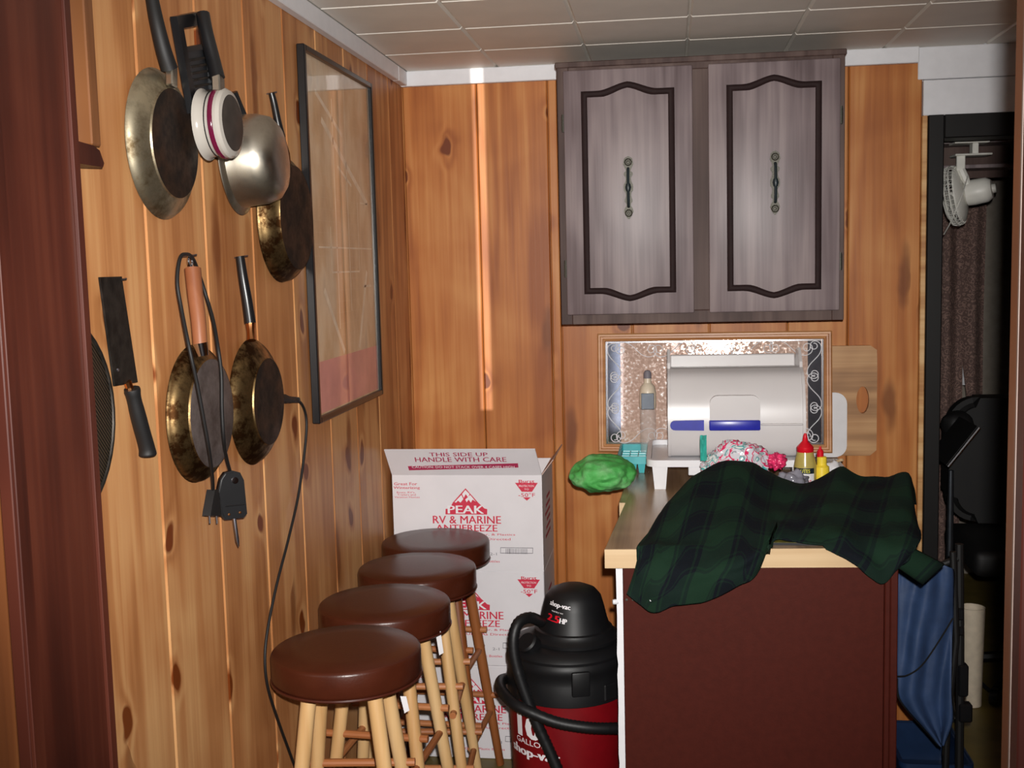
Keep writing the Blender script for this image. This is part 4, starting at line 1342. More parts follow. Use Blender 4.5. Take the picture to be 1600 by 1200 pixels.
# pan with black handle and copper ferrule
p7 = pan('frying_pan', 'blackened frying pan with slim black handle and copper ferrule, behind the wooden-handled pan', 'pan', 2.142, 1.193, 0.123, 0.086, 0.036, M_pan_dk, M_pan_base, bulge=0.007)
grip('handle', [at(391, 505, x=-0.785), at(386, 470, x=-0.79), at(380, 435, x=-0.795), at(375, 401, x=-0.80)], (0.011, 0.0085), M_black, p7)
obj('ferrule', MB().tube([at(393, 532, x=-0.78), at(392, 518, x=-0.783), at(391, 503, x=-0.785)], [0.0085, 0.0075, 0.0095], 10), M_ferr, p7)
hook_nail(at(378, 403, x=-0.805), wlft)

# temperature controller hanging by its own cord
tcn = thing('temperature_control', 'black skillet heat control with metal probe, its cord looped over the wooden-handled pan', 'heat control', tuple(at(360, 812, x=-0.79)))
hp = [(343, 748), (350, 738), (362, 735), (374, 738), (380, 750), (385, 802), (380, 808), (350, 812), (345, 806), (338, 772)]
tn = V((0.62, -0.78, 0.05)).normalized()
tp = at(361, 775, x=-0.786)
def atc(u, v, lift=0.0):
    d = F_ + R_ * ((u - 800) / FPX) + U_ * ((600 - v) / FPX)
    return CAM + d * ((tp - CAM).dot(tn) / d.dot(tn)) + tn * lift
P = [atc(u, v) for u, v in hp]
mb = MB()
A = [mb.b.verts.new(p + tn * 0.008) for p in P]; B = [mb.b.verts.new(p - tn * 0.008) for p in P]
mb.b.faces.new(A); mb.b.faces.new(B[::-1])
for i in range(len(P)):
    j = (i + 1) % len(P)
    mb.b.faces.new((A[j], A[i], B[i], B[j]))
bmesh.ops.bevel(mb.b, geom=[e for e in mb.b.edges if e.verts[0] in A and e.verts[1] in A], offset=0.003, segments=2, affect='EDGES')
obj('housing', mb, M_black, tcn)
obj('indicator_window', MB().lathe([(0.0062, 0), (0.006, 0.002), (0, 0.0025)], atc(365, 750, 0.0078), tn, 14), M_chrome, tcn)
for u, v in ((356, 803), (373, 800)):
    obj('contact_screw', MB().lathe([(0.0028, 0), (0.0024, 0.0016), (0, 0.002)], atc(u, v, 0.0078), tn, 8), M_ferr, tcn)
obj('dial_rib', MB().tube([atc(350, 790, 0.008), atc(380, 787, 0.008)], 0.0014, 6), M_black, tcn)
obj('probe', MB().tube([atc(366, 809), atc(371, 845), atc(373, 854)], [0.0034, 0.0034, 0.001], 10), M_nail, tcn)
cpts = [(360, 738, -0.788), (354, 715, -0.775), (350, 690, -0.752), (347, 640, -0.748), (346, 585, -0.748), (341, 545, -0.752), (333, 500, -0.775), (322, 462, -0.795), (309, 422, -0.799), (300, 402, -0.792), (290, 397, -0.787), (281, 404, -0.785), (277, 440, -0.782), (283, 480, -0.775), (296, 545, -0.752), (308, 600, -0.748), (320, 665, -0.748), (327, 705, -0.752), (332, 745, -0.772), (333, 768, -0.79)]
obj('cord', MB().tube(spline([at(u, v, x=x) for u, v, x in cpts], 5), 0.0031, 8), M_blackm, tcn, ang=80)
mb = MB().prism([(q.y, q.z) for q in (at(330, 765, x=-0.79), at(336, 765, x=-0.79), at(340, 800, x=-0.79), at(340, 806, x=-0.79), at(323, 806, x=-0.79), at(324, 798, x=-0.79))], lambda a, b, t: (t, a, b), -0.798, -0.783)
pg = obj('plug', mb, M_blackm, tcn)
for u in (328, 339):
    obj('prong', MB().tube([at(u - 1, 804, x=-0.79), at(u, 818, x=-0.79)], 0.0016, 6), M_nail, pg)

# loose power cord
pc = thing('power_cord', 'grey-black power cord hanging down the pine wall from the blackened pan to the nearest stool', 'cord', tuple(at(446, 624, x=-0.80)))
cpts = [(452, 624), (464, 625), (474, 636), (479, 660), (476, 705), (466, 775), (450, 845), (432, 915), (418, 985), (414, 1032), (419, 1076), (436, 1130), (456, 1185), (475, 1240), (490, 1300)]
obj('cable', MB().tube(spline([at(u, v, x=-0.808) for u, v in cpts], 5), 0.0031, 8), M_blackm, pc, ang=80)
mb = MB().tube([at(436, 623, x=-0.80), at(444, 623, x=-0.80), at(450, 624, x=-0.80), at(466, 626, x=-0.806)], [0.009, 0.010, 0.0075, 0.005], 10)
for k in range(4):
    q = at(453 + 4 * k, 624.5, x=-0.804)
    mb.tube([q + V((0, -0.0022, 0)), q + V((0, 0.0022, 0))], 0.0075 - 0.0006 * k, 10)
obj('plug', mb, M_blackm, pc)

# round mesh splatter screen behind the jamb
sc_ = thing('splatter_screen', 'round dark wire mesh splatter screen, half hidden by the mahogany jamb', 'splatter screen', (-0.815, 1.432, 1.11))
a_ = [2 * PI * k / 40 for k in range(40)]
obj('rim', MB().tube([(-0.814, 1.432 + 0.143 * math.cos(a), 1.252 + 0.143 * math.sin(a)) for a in a_], 0.0032, 8, closed=True), M_iron, sc_)
obj('wire_mesh', MB().lathe([(0, 0.006), (0.07, 0.005), (0.142, 0)], (-0.8145, 1.432, 1.252), (1, 0, 0), 40), M_sieve, sc_)

# little wall rack, upper left
rk = thing('wall_rack', 'narrow wooden wall rack with rounded dark foot, high beside the mahogany jamb', 'rack', (-0.81, 1.50, 1.60))
ya = at(127, 120, x=-0.80).y; yb_ = at(146, 120, x=-0.80).y; zb = at(130, 226, x=-0.80).z
obj('side_board', MB().box((XL + 0.001, ya, zb), (XL + 0.03, yb_ - 0.008, 2.0), bev=0.002), M_rackwood, rk)
obj('back_panel', MB().box((XL + 0.001, 1.40, zb), (XL + 0.01, ya - 0.0005, 2.0)), M_blackm, rk)  # black panel stands in for the shadow in the rack's hollow
c2 = [at(118, 228, x=-0.79), at(130, 228, x=-0.79), at(140, 236, x=-0.79), at(147, 256, x=-0.79), at(145, 262, x=-0.79), at(118, 258, x=-0.79)]
P = [(1.40, zb)] + [(q.y, q.z) for q in c2[1:5]] + [(1.40, c2[5].z)]
obj('foot_shelf', MB().prism(P, lambda a, b, t: (t, a, b), XL + 0.001, XL + 0.045), M_stain, rk)

# framed poster
po = thing('framed_poster', 'tall black-framed faded poster with pink bottom band under glass on the pine wall', 'poster', (-0.815, 2.83, 1.09))
PY0, PY1, PZ0, PZ1 = 2.523, 3.118, 1.094, 1.950
fxp = lambda a, b, t: (t, a, b)
fw = 0.014
for a0, a1, b0, b1 in ((PY0, PY0 + fw, PZ0, PZ1), (PY1 - fw, PY1, PZ0, PZ1), (PY0 + fw, PY1 - fw, PZ0, PZ0 + fw), (PY0 + fw, PY1 - fw, PZ1 - fw, PZ1)):
    obj('frame_rail', MB().box((XL + 0.001, a0, b0), (XL + 0.02, a1, b1), bev=0.002), M_black, po)
sh_ = obj('poster_sheet', MB().box((XL + 0.002, PY0 + fw, PZ0 + fw), (XL + 0.010, PY1 - fw, PZ1 - fw)), M_poster, po)
X1 = XL + 0.0103
obj('pink_band', MB().box((X1 - 0.0005, PY0 + fw + 0.02, PZ0 + fw + 0.004), (X1, PY1 - fw - 0.006, PZ0 + fw + 0.125)), M_pink, sh_)
mb = MB()
def pl(y0, z0, y1, z1, w=0.002):
    d = V((0, y1 - y0, z1 - z0)); nn = V((0, -d.z, d.y)).normalized() * w
    q = [V((X1 + 0.0001, y0, z0)) + nn, V((X1 + 0.0001, y1, z1)) + nn, V((X1 + 0.0001, y1, z1)) - nn, V((X1 + 0.0001, y0, z0)) - nn]
    mb.b.faces.new([mb.b.verts.new(v) for v in q])
for q in ((2.62, 1.86, 2.83, 1.78, .006), (2.66, 1.80, 3.05, 1.62, .008), (2.75, 1.86, 2.75, 1.30, .003), (2.86, 1.9, 2.86, 1.34, .002), (2.70, 1.44, 2.95, 1.44, .002), (2.70, 1.44, 2.70, 1.55, .002), (2.95, 1.44, 2.95, 1.62, .002), (2.63, 1.40, 2.78, 1.24, .008), (3.02, 1.44, 2.92, 1.24, .008), (2.6, 1.5, 3.08, 1.5, .002), (2.98, 1.62, 3.06, 1.62, .002), (2.98, 1.40, 3.06, 1.40, .003), (2.78, 1.70, 2.9, 1.66, .004)):
    pl(*q)
obj('printed_lines', mb, M_lines, sh_)
obj('glass_pane', MB().grid([[(XL + 0.0125, PY0 + fw, PZ0 + fw), (XL + 0.0125, PY0 + fw, PZ1 - fw)], [(XL + 0.0125, PY1 - fw, PZ0 + fw), (XL + 0.0125, PY1 - fw, PZ1 - fw)]]), M_pane, po)

for o_p in [o for o in bpy.data.objects if o.name.startswith('glass_pane')]:
    if o_p.data.polygons[0].normal.x < 0: o_p.data.flip_normals()

# ------------------------------------------------------------------ cartons
random.seed(5)
BXA, BXB, BY, BH = -0.803, -0.366, 3.19, 0.2822
BW = BXB - BXA
def carton(k, label, flaps=False):
    z0 = 0.001 + k * (BH + 0.0006); dx = (0.0, -0.0, 0.0)[k]
    c = thing('carton', label, 'box', ((BXA + BXB) / 2, BY + 0.14, z0), 'stacked antifreeze cartons')
    if flaps:
        mb = MB()
        t = 0.003
        for lo, hi in (((BXA, BY, z0), (BXB, BY + t, z0 + BH)), ((BXA, BY + 0.287, z0), (BXB, BY + 0.29, z0 + BH)), ((BXA, BY + t, z0), (BXA + t, BY + 0.287, z0 + BH)), ((BXB - t, BY + t, z0), (BXB, BY + 0.287, z0 + BH)), ((BXA + t, BY + t, z0), (BXB - t, BY + 0.287, z0 + t))):
            mb.box(lo, hi)
        obj('carton_body', mb, M_card, c)
    else:
        obj('carton_body', MB().box((BXA, BY, z0), (BXB, BY + 0.29, z0 + BH), bev=0.002), M_card, c)
    yf = BY - 0.0003
    def uv(X, Y):   # crop position on the front face
        fu = (X - 80 - (Y - 300) * 0.045) / 1318; fv = (Y - 300) / 872
        return V((BXA + fu * BW, yf, z0 + BH * (1 - fv)))
    sx = BW / 1318; sy = BH / 872
    r_, u_ = (1, 0, 0), (0, 0, 1)
    def tx(b, X0, X1, Y0, Y1, mat=M_red, bold=0.015):
        return text(b, uv((X0 + X1) / 2, (Y0 + Y1) / 2), r_, u_, mat, c, width=(X1 - X0) * sx, height=(Y1 - Y0) * sy, bold=bold)
    tx('Great For', 100, 305, 365, 392); tx('Winterizing', 95, 330, 402, 432)
    tx("Boats, RV's,", 125, 290, 448, 466, bold=.005); tx('Trailers and', 130, 295, 470, 486, bold=.005); tx('Vacation Homes', 105, 330, 492, 508, bold=.005)
    fp = lambda a, b, t: (uv(a, b).x, yf - t, uv(a, b).z)
    mb = MB().prism([(735, 418), (850, 548), (905, 600), (930, 606), (930, 655), (562, 655), (562, 606), (600, 600), (625, 548)], fp, -0.0003, 0.0002)
    obj('mountain_logo', mb, M_red, c)
    mb = MB()
    for q in ([(735, 432), (772, 470), (760, 500), (738, 470), (722, 505), (706, 470)], [(700, 478), (718, 515), (694, 548), (670, 530), (655, 548), (640, 545)], [(778, 478), (830, 540), (800, 520), (785, 548), (765, 520), (748, 545), (735, 520)], ):
        mb.prism(q, fp, -0.0002, 0.0004)
    obj('snow_cap', mb, M_whiteink, c)
    text('PEAK', uv(738, 610), r_, u_, M_whiteink, c, width=315 * sx, height=72 * sy, bold=0.03, depth=0.0006)
    tx('RV & MARINE', 450, 1050, 668, 738, bold=0.02); tx('ANTIFREEZE', 478, 1020, 748, 808, bold=0.02)
    tx('Safe For Metal, Copper, & Plastics', 420, 1180, 826, 850, bold=.008); tx('When Used As Directed', 560, 1140, 866, 888, bold=.008)
    tx('6 - 1 Gallon Plastic Bottles', 600, 1050, 1068, 1090, bold=.008)
    tx('2-1', 962, 1022, 1000, 1024, M_ink, 0)
    # barcode
    mb = MB(); mb.ring_prism([(1052, 952), (1338, 952), (1338, 1006), (1052, 1006)], [(1056, 957), (1334, 957), (1334, 1001), (1056, 1001)], fp, -0.0002, 0.0002)
    xx = 1100
    while xx < 1290:
        w_ = random.choice((3, 4, 7)); mb.prism([(xx, 962), (xx + w_, 962), (xx + w_, 1010), (xx, 1010)], fp, -0.0002, 0.0002); xx += w_ + random.choice((4, 6, 8))
    obj('barcode', mb, M_ink, c)
    # protection mark
    mb = MB().prism([(1168, 368), (1366, 368), (1318, 448), (1228, 448)], fp, -0.0003, 0.0002); mb.prism([(1240, 498), (1308, 498), (1275, 528)], fp, -0.0003, 0.0002)
    obj('triangle_mark', mb, M_red, c)
    tx('Burst', 1200, 1335, 340, 368, bold=.03)
    text('PROTECTION', uv(1268, 396), r_, u_, M_whiteink, c, width=130 * sx, height=18 * sy, depth=0.0005); text('TO', uv(1270, 426), r_, u_, M_whiteink, c, width=40 * sx, height=16 * sy, depth=0.0005)
    tx('-50\u00b0F', 1200, 1345, 458, 494, bold=.012)
    # side face print seen edge-on
    mb = MB()
    for k2 in range(6):
        mb.box((BXB - 0.0002, BY + 0.07 + 0.02 * (k2 % 3), z0 + 0.08 + 0.022 * k2), (BXB + 0.0003, BY + 0.20, z0 + 0.09 + 0.022 * k2))
    obj('side_print', mb, M_redd, c)
    if flaps:
        zt_ = z0 + BH
        L0, R0 = V((BXA, BY, zt_)), V((BXB, BY, zt_))
        L1, R1 = at(600, 703, y=3.135), at(836, 702, y=3.135)
        L1.x = max(L1.x, XL + 0.008)
        nf = (R0 - L0).cross(L1 - L0).normalized()
        if nf.y > 0: nf = -nf
        mb = MB(); A = [mb.b.verts.new(p) for p in (L0, R0, R1, L1)]; B = [mb.b.verts.new(p - nf * 0.003) for p in (L0, R0, R1, L1)]
        mb.b.faces.new(A); mb.b.faces.new(B[::-1])
        for i in range(4): mb.b.faces.new((A[(i + 1) % 4], A[i], B[i], B[(i + 1) % 4]))
        ff = obj('front_flap', mb, M_card, c)
        def fuv(X, Y):   # crop position on the flap
            b_ = (300 - Y) / 222
            xl = 80 - 78 * b_; a_ = (X - xl) / (1390 - 70 * b_ - xl + 10)
            return L0 + (R0 - L0) * a_ + (L1 - L0) * b_ * (1 - a_) + (R1 - R0) * b_ * a_ + nf * 0.0004
        ru = (R0 - L0).normalized(); rl = nf.cross(ru) * -1
        if rl.z < 0: rl = -rl
        ru2 = rl.cross(nf)
        if ru2.x < 0: ru2 = -ru2
        fl_h = (L1 - L0).length / 222; fl_w = BW / 1320
        def ft(b, X0, X1, Y0, Y1, mat, bold=.015, dp=.0003):
            return text(b, fuv((X0 + X1) / 2, (Y0 + Y1) / 2), ru2, rl, mat, ff, width=(X1 - X0) * fl_w, height=(Y1 - Y0) * fl_h, bold=bold, depth=dp)
        ft('THIS SIDE UP', 410, 915, 102, 134, M_redd); ft('HANDLE WITH CARE', 285, 1080, 142, 182, M_redd)
        fb = lambda a, b, t: fuv(a, b) + nf * t
        obj('caution_bar', MB().prism([(220, 220), (1188, 196), (1195, 232), (232, 256)], fb, -0.0003, 0.0002), M_redd, ff)
        q = text('CAUTION: DO NOT STACK OVER 4 CASES HIGH', fuv(708, 226) + nf * 0.0002, ru2, rl, M_whiteink, ff, width=900 * fl_w, height=20 * fl_h, bold=.01, depth=.0004)
        def flap(a, b, dx, dy, h):
            a, b = V(a), V(b); d = V((dx, dy, h))
            pr = (b - a).cross(d).normalized() * 0.003
            m_ = MB(); A = [m_.b.verts.new(p) for p in (a, b, b + d, a + d)]; B = [m_.b.verts.new(p + pr) for p in (a, b, b + d, a + d)]
            m_.b.faces.new(A); m_.b.faces.new(B[::-1])
            for i in range(4): m_.b.faces.new((A[(i + 1) % 4], A[i], B[i], B[(i + 1) % 4]))
            return obj('flap', m_, M_cardin, c)
        flap((BXB - 0.002, BY + 0.006, zt_), (BXB - 0.002, BY + 0.284, zt_), 0.034, 0.0, 0.045)
    return c
carton(0, 'white and red antifreeze carton standing on the floor, bottom of the stack')
carton(1, 'white and red antifreeze carton in the middle of the stack')
carton(2, 'white and red antifreeze carton with raised flap, top of the stack', True)

# ------------------------------------------------------------------ bar stools
SH, SR = 0.702, 0.1485
def stool(lab, legm):
    s = thing('bar_stool', lab, 'stool', (0, 0, 0), 'row of padded bar stools')
    prof = [(0, SH - 0.062), (SR - 0.014, SH - 0.062), (SR - 0.003, SH - 0.057), (SR, SH - 0.050), (SR, SH - 0.011), (SR - 0.0018, SH - 0.006), (SR - 0.0065, SH - 0.0028), (SR * 0.6, SH - 0.0005), (0, SH)]
    st = obj('seat', MB().lathe(prof, (0, 0, 0), (0, 0, 1), 56), M_vinyl, s, ang=60)
    obj('seat_piping', MB().tube([(SR * 0.995 * math.cos(a), SR * 0.995 * math.sin(a), SH - 0.058) for a in [2 * PI * k / 56 for k in range(56)]], 0.003, 6, closed=True), M_vinylp, st)
    def leg_at(k, z):
        a = PI / 4 + k * PI / 2; rr = 0.088 + (SH - 0.062 - z) * 0.165
        return V((rr * math.cos(a), rr * math.sin(a), z))
    for k in range(4):
        obj('leg', MB().tube([leg_at(k, 0.002), leg_at(k, 0.3), leg_at(k, SH - 0.0615)], [0.0115, 0.0145, 0.0155], 14), legm, s, ang=50)
    for z, ks in ((0.42, (0, 2)), (0.36, (1, 3)), (0.22, (0, 2)), (0.17, (1, 3))):
        for k in ks:
            a, b = leg_at(k, z), leg_at((k + 1) % 4, z)
            d = (b - a).normalized() * 0.03
            obj('rung', MB().rod(a - d, b + d, 0.0085, seg=10), M_rung, s)
    return s
POS = [(-0.645, 2.140), (-0.645, 2.452), (-0.636, 2.750), (-0.645, 3.025)]
labs = ['brown vinyl bar stool nearest the camera, with pale turned legs', 'brown vinyl bar stool second from the camera, with pale turned legs', 'brown vinyl bar stool third from the camera, with pale turned legs', 'brown vinyl bar stool with darker legs, right against the cartons']
proto = stool(labs[0], M_dowel)
rots = [0.10, -0.07, 0.07, -0.05]
stools = [proto]
for i in (1, 2, 3):
    c = copy_tree(proto)
    c['label'] = labs[i]
    stools.append(c)
for s, (x, y), r in zip(stools, POS, rots):
    s.location = (x, y, 0); s.rotation_euler = (0, 0, r)
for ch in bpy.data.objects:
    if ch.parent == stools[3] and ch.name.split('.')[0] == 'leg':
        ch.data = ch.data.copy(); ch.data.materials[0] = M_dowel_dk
def paper_tag(s, u, v0, v1, y):
    a = at(u, v0, y=y); b = at(u + 5, v1, y=y)
    mw = Matrix.Translation(s.location) @ Matrix.Rotation(s.rotation_euler[2], 4, 'Z')
    mb = MB().prism([(a.x - 0.006, a.z), (a.x + 0.006, a.z), (b.x + 0.006, b.z), (b.x - 0.004, b.z - 0.006)], lambda p, q, t: (p, t, q), y, y + 0.0006)
    mb.xf(mw.inverted())
    me_b = mb
    bmesh.ops.recalc_face_normals(me_b.b, faces=me_b.b.faces)
    me = bpy.data.meshes.new('paper_tag'); me_b.b.to_mesh(me); me.materials.append(M_cutw)
    o = bpy.data.objects.new('paper_tag', me); COL.objects.link(o); o.parent = s
paper_tag(stools[1], 684, 985, 1020, 2.40)
paper_tag(stools[0], 630, 1088, 1110, 2.10)

# ------------------------------------------------------------------ wet/dry vacuum
VX, VY = -0.262, 2.752
vc = thing('canister_vacuum', 'black and red wet-dry canister vacuum with coiled black hose, between cartons and counter', 'vacuum', (VX, VY, 0))
o = (VX, VY, 0)
obj('drum', MB().lathe([(0, 0.045), (0.132, 0.045), (0.138, 0.055), (0.147, 0.34), (0.1485, 0.405), (0, 0.405)], o, (0, 0, 1), 48), M_vacred, vc)
obj('collar', MB().lathe([(0.147, 0.396), (0.1505, 0.399), (0.1505, 0.44), (0.148, 0.448), (0.148, 0.47), (0.151, 0.476), (0.151, 0.490), (0.146, 0.498), (0, 0.498)], o, (0, 0, 1), 48), M_vacblk, vc)
obj('lid', MB().lathe([(0.1465, 0.497), (0.1475, 0.504), (0.142, 0.514), (0.126, 0.522), (0.105, 0.527), (0, 0.527)], o, (0, 0, 1), 48), M_vacblk, vc)
DX = VX + 0.018
dome_prof = [(0.112, 0.526), (0.113, 0.534), (0.104, 0.540), (0.098, 0.546), (0.096, 0.552), (0.090, 0.555), (0.083, 0.575), (0.076, 0.605), (0.069, 0.630), (0.056, 0.646), (0.035, 0.655), (0, 0.658)]
obj('motor_dome', MB().lathe(dome_prof, (DX, VY, 0), (0, 0, 1), 48), M_vacblk, vc)
def rdome(z):
    P = dome_prof[5:]
    for (r0, z0), (r1, z1) in zip(P, P[1:]):
        if z0 <= z <= z1: return r0 + (r1 - r0) * (z - z0) / (z1 - z0)
    return P[0][0] if z < P[0][1] else P[-1][0]
def dome_wrap(a0, zc, rot):
    def f(ax, ay, h):
        x = ax * math.cos(rot) - ay * math.sin(rot); y = ax * math.sin(rot) + ay * math.cos(rot)
        z = zc + y; r = rdome(z) + 0.0008 + h; a = a0 + x / 0.078
        return V((DX + r * math.sin(a), VY - r * math.cos(a), z))
    return f
text('shop-vac', None, (1, 0, 0), (0, 0, 1), M_whiteink, vc, width=0.062, height=0.015, bold=.05, wrap=dome_wrap(-0.42, 0.622, -0.10))
text('wet/dry vac', None, (1, 0, 0), (0, 0, 1), M_whiteink, vc, width=0.034, height=0.005, wrap=dome_wrap(-0.46, 0.607, -0.10))
text('2.5', None, (1, 0, 0), (0, 0, 1), M_redplastic, vc, width=0.034, height=0.016, bold=.07, wrap=dome_wrap(-0.60, 0.592, -0.10))
text('HP', None, (1, 0, 0), (0, 0, 1), M_whiteink, vc, width=0.017, height=0.012, bold=.07, wrap=dome_wrap(-0.24, 0.588, -0.10))
def drum_wrap(a0, zc):
    def f(ax, ay, h):
        z = zc + ay; r = 0.138 + (z - 0.055) * 0.0316 + 0.0008 + h; a = a0 + ax / 0.145
        return V((VX + r * math.sin(a), VY - r * math.cos(a), z))
    return f
text('10', None, (1, 0, 0), (0, 0, 1), M_whiteink, vc, width=0.070, height=0.056, bold=.07, wrap=drum_wrap(-0.66, 0.336))
text('GALLON', None, (1, 0, 0), (0, 0, 1), M_whiteink, vc, width=0.10, height=0.014, bold=.01, wrap=drum_wrap(-0.60, 0.298))
text('shop-vac', None, (1, 0, 0), (0, 0, 1), M_whiteink, vc, width=0.150, height=0.030, bold=.06, wrap=drum_wrap(-0.60, 0.269))
mb = MB().box((-0.022, -0.006, -0.03), (0.022, 0.006, 0.03), bev=0.004, seg=2, mtx=Matrix.Translation((VX + 0.045, VY - 0.147, 0.458)) @ Matrix.Rotation(0.3, 4, 'Z'))
obj('latch', mb, M_vacblk, vc)
mb = MB().box((-0.018, -0.004, -0.02), (0.018, 0.004, 0.02), bev=0.003, mtx=Matrix.Translation((VX + 0.11, VY - 0.103, 0.425)) @ Matrix.Rotation(0.8, 4, 'Z'))
obj('latch', mb, M_vacblk, vc)
obj('hose_socket', MB().lathe([(0.026, 0), (0.027, 0.03), (0.022, 0.034), (0, 0.034)], (VX - 0.075, VY - 0.075, 0.52), (-0.4, -0.5, 0.6), 20), M_vacblk, vc)
def hose(pts, r=0.0142):
    P = spline([at(u, v, y=y) for u, v, y in pts], 14)
    # resample evenly so the ribs stay regular
    out = [P[0]]; acc = 0
    for a, b in zip(P, P[1:]):
        acc += (b - a).length
        if acc > 0.0042: out.append(b); acc = 0
    return MB().tube(out, [r if i % 2 else r * 0.9 for i in range(len(out))], 12)
obj('hose', hose([(846, 972, 2.69), (828, 965, 2.64), (811, 972, 2.61), (803, 992, 2.595), (803, 1020, 2.588), (811, 1055, 2.584), (826, 1098, 2.580), (841, 1135, 2.578), (858, 1172, 2.574), (880, 1222, 2.57), (900, 1270, 2.57)]), M_vacblk, vc, ang=80)
obj('hose', hose([(970, 1137, 2.60), (958, 1138, 2.575), (920, 1137, 2.552), (875, 1130, 2.545), (838, 1117, 2.545), (804, 1100, 2.565), (784, 1079, 2.63), (783, 1064, 2.72), (795, 1060, 2.80), (815, 1062, 2.86)]), M_vacblk, vc, ang=80)
for a in (-2.45, -0.7, 0.7, 2.45):
    fx_, fy_ = VX + 0.125 * math.sin(a), VY - 0.125 * math.cos(a)
    obj('caster_foot', MB().lathe([(0, 0.002), (0.03, 0.002), (0.034, 0.02), (0.03, 0.055), (0.015, 0.075), (0, 0.078)], (fx_, fy_, 0), (0, 0, 1), 16), M_vacblk, vc)

# ------------------------------------------------------------------ beside the counter: folding chair, tub
fc = thing('folding_chair', 'folded blue canvas chair with black frame, standing between counter and doorway', 'folding chair', (0.62, 2.9, 0))
rowsb = [(885, 1404, 1489), (905, 1403, 1490), (960, 1402, 1489), (1010, 1402, 1488), (1060, 1402, 1487), (1088, 1405, 1487), (1110, 1420, 1488), (1130, 1438, 1487), (1150, 1456, 1480), (1164, 1468, 1474)]
G = []
for v, l, r in rowsb:
    row = []
    for k in range(25):
        t = k / 24; u = l + (r - l) * t
        yy = 2.86 + 0.014 * math.sin(t * 7 + (v - 885) * 0.016) + 0.007 * math.sin(t * 17 + (v - 885) * 0.03 + 1) + 0.006 * noise.noise(V((t * 5, v * 0.02, 3)))
        row.append(at(u, v + 6 * math.sin(t * 7) * (v < 890), y=yy))
    G.append(row)
Gf = [spline(list(c), 4) for c in zip(*G)]
obj('canvas', MB().grid(Gf), M_blueb, fc, ang=180, solid=0.003)
obj('piping', MB().tube(spline([at(l - 1, v, y=2.862) for v, l, r in rowsb[4:]], 4), 0.004, 6), M_blackm, fc)
obj('strap', MB().tube(spline([at(1402, 1057, y=2.84), at(1418, 1055, y=2.825), at(1440, 1040, y=2.82), at(1465, 1005, y=2.82), at(1489, 966, y=2.84)], 5), 0.0022, 6), M_blackm, fc)
obj('frame_tube', MB().tube([at(1499, 850, y=2.93), at(1500, 1000, y=2.93), at(1500, 1100, y=2.93), V((at(1500, 1150, y=2.93).x, 2.93, 0.004))], 0.0105, 10), M_blackm, fc)
obj('frame_tube', MB().tube([at(1489, 862, y=2.90), at(1494, 1000, y=2.90), at(1480, 1130, y=2.90), V((at(1476, 1180, y=2.90).x, 2.90, 0.004))], 0.0085, 10), M_blackm, fc)
obj('frame_tube', MB().tube([at(1450, 890, y=2.93), at(1478, 880, y=2.92), at(1500, 872, y=2.93)], 0.0085, 10), M_blackm, fc)
for u0, u1, v0, v1 in ((1486, 1505, 948, 967), (1494, 1505, 977, 991), (1495, 1512, 1037, 1086), (1496, 1518, 1098, 1126)):
    a, b = at(u0, v1, y=2.93), at(u1, v0, y=2.93)
    obj('joint', MB().box((a.x, 2.915, a.z), (b.x, 2.945, b.z), bev=0.004), M_black, fc)
obj('loose_cord', MB().tube(spline([at(1487, 905, y=2.9), at(1491, 950, y=2.905), at(1492, 1000, y=2.9), at(1486, 1060, y=2.89), at(1478, 1120, y=2.88), at(1473, 1180, y=2.88)], 5), 0.0018, 6), M_iron, fc)

tb = thing('blue_tub', 'low dark blue plastic tub on the floor below the folded chair', 'tub', (0.66, 3.12, 0))
a = at(1398, 1168, y=3.10); b = at(1505, 1168, y=3.10)
hh = a.z
mb = MB().ring_prism(rrect(a.x, b.x, 3.0, 3.28, 0.02), rrect(a.x + .006, b.x - .006, 3.006, 3.274, 0.016), fz, 0.002, hh)
mb.prism(rrect(a.x + .007, b.x - .007, 3.007, 3.273, 0.016), fz, 0.002, 0.006)
M_tub = plain('dark_blue_plastic', (24, 46, 80), 0.4)
obj('tub_body', mb, M_tub, tb)
obj('tub_rim', MB().ring_prism(rrect(a.x - .006, b.x + .006, 2.994, 3.286, 0.024), rrect(a.x - .0005, b.x + .0005, 2.9995, 3.2805, 0.021), fz, hh - 0.012, hh + 0.002), M_tub, tb)

# music stand
ms = thing('music_stand', 'slim grey music stand with tilted chrome-edged desk, in the dark doorway', 'music stand', (0.9, 3.75, 0))
q0 = at(1486, 735, y=3.75)
obj('post', MB().tube([V((q0.x, 3.75, 0.06)), V((q0.x, 3.75, 0.6)), q0], [0.0115, 0.0105, 0.0085], 10), M_dkgrey, ms)
for k in range(3):
    a = 2 * PI * k / 3 + 0.4
    obj('leg', MB().tube([(q0.x, 3.75, 0.16), (q0.x + 0.16 * math.cos(a), 3.75 + 0.16 * math.sin(a), 0.012), (q0.x + 0.19 * math.cos(a), 3.75 + 0.19 * math.sin(a), 0.008)], 0.007, 8), M_dkgrey, ms)
d0, d1 = at(1481, 729, y=3.72), at(1530, 668, y=3.72)
dv = (d1 - d0); nn = V((dv.z, 0, -dv.x)).normalized()
mb = MB().prism([(0, 0), (1, 0), (1, 0.007), (0, 0.007)], lambda a, b, t: V((d0.x, t, d0.z)) + V((dv.x, 0, dv.z)) * a - nn * b * 1.0, 3.72, 3.95)
obj('desk', mb, M_blackm, ms)
obj('desk_edge', MB().tube([d0 + V((0, -0.003, 0)), d1 + V((0, -0.003, 0))], 0.0055, 8), M_chrome, ms)

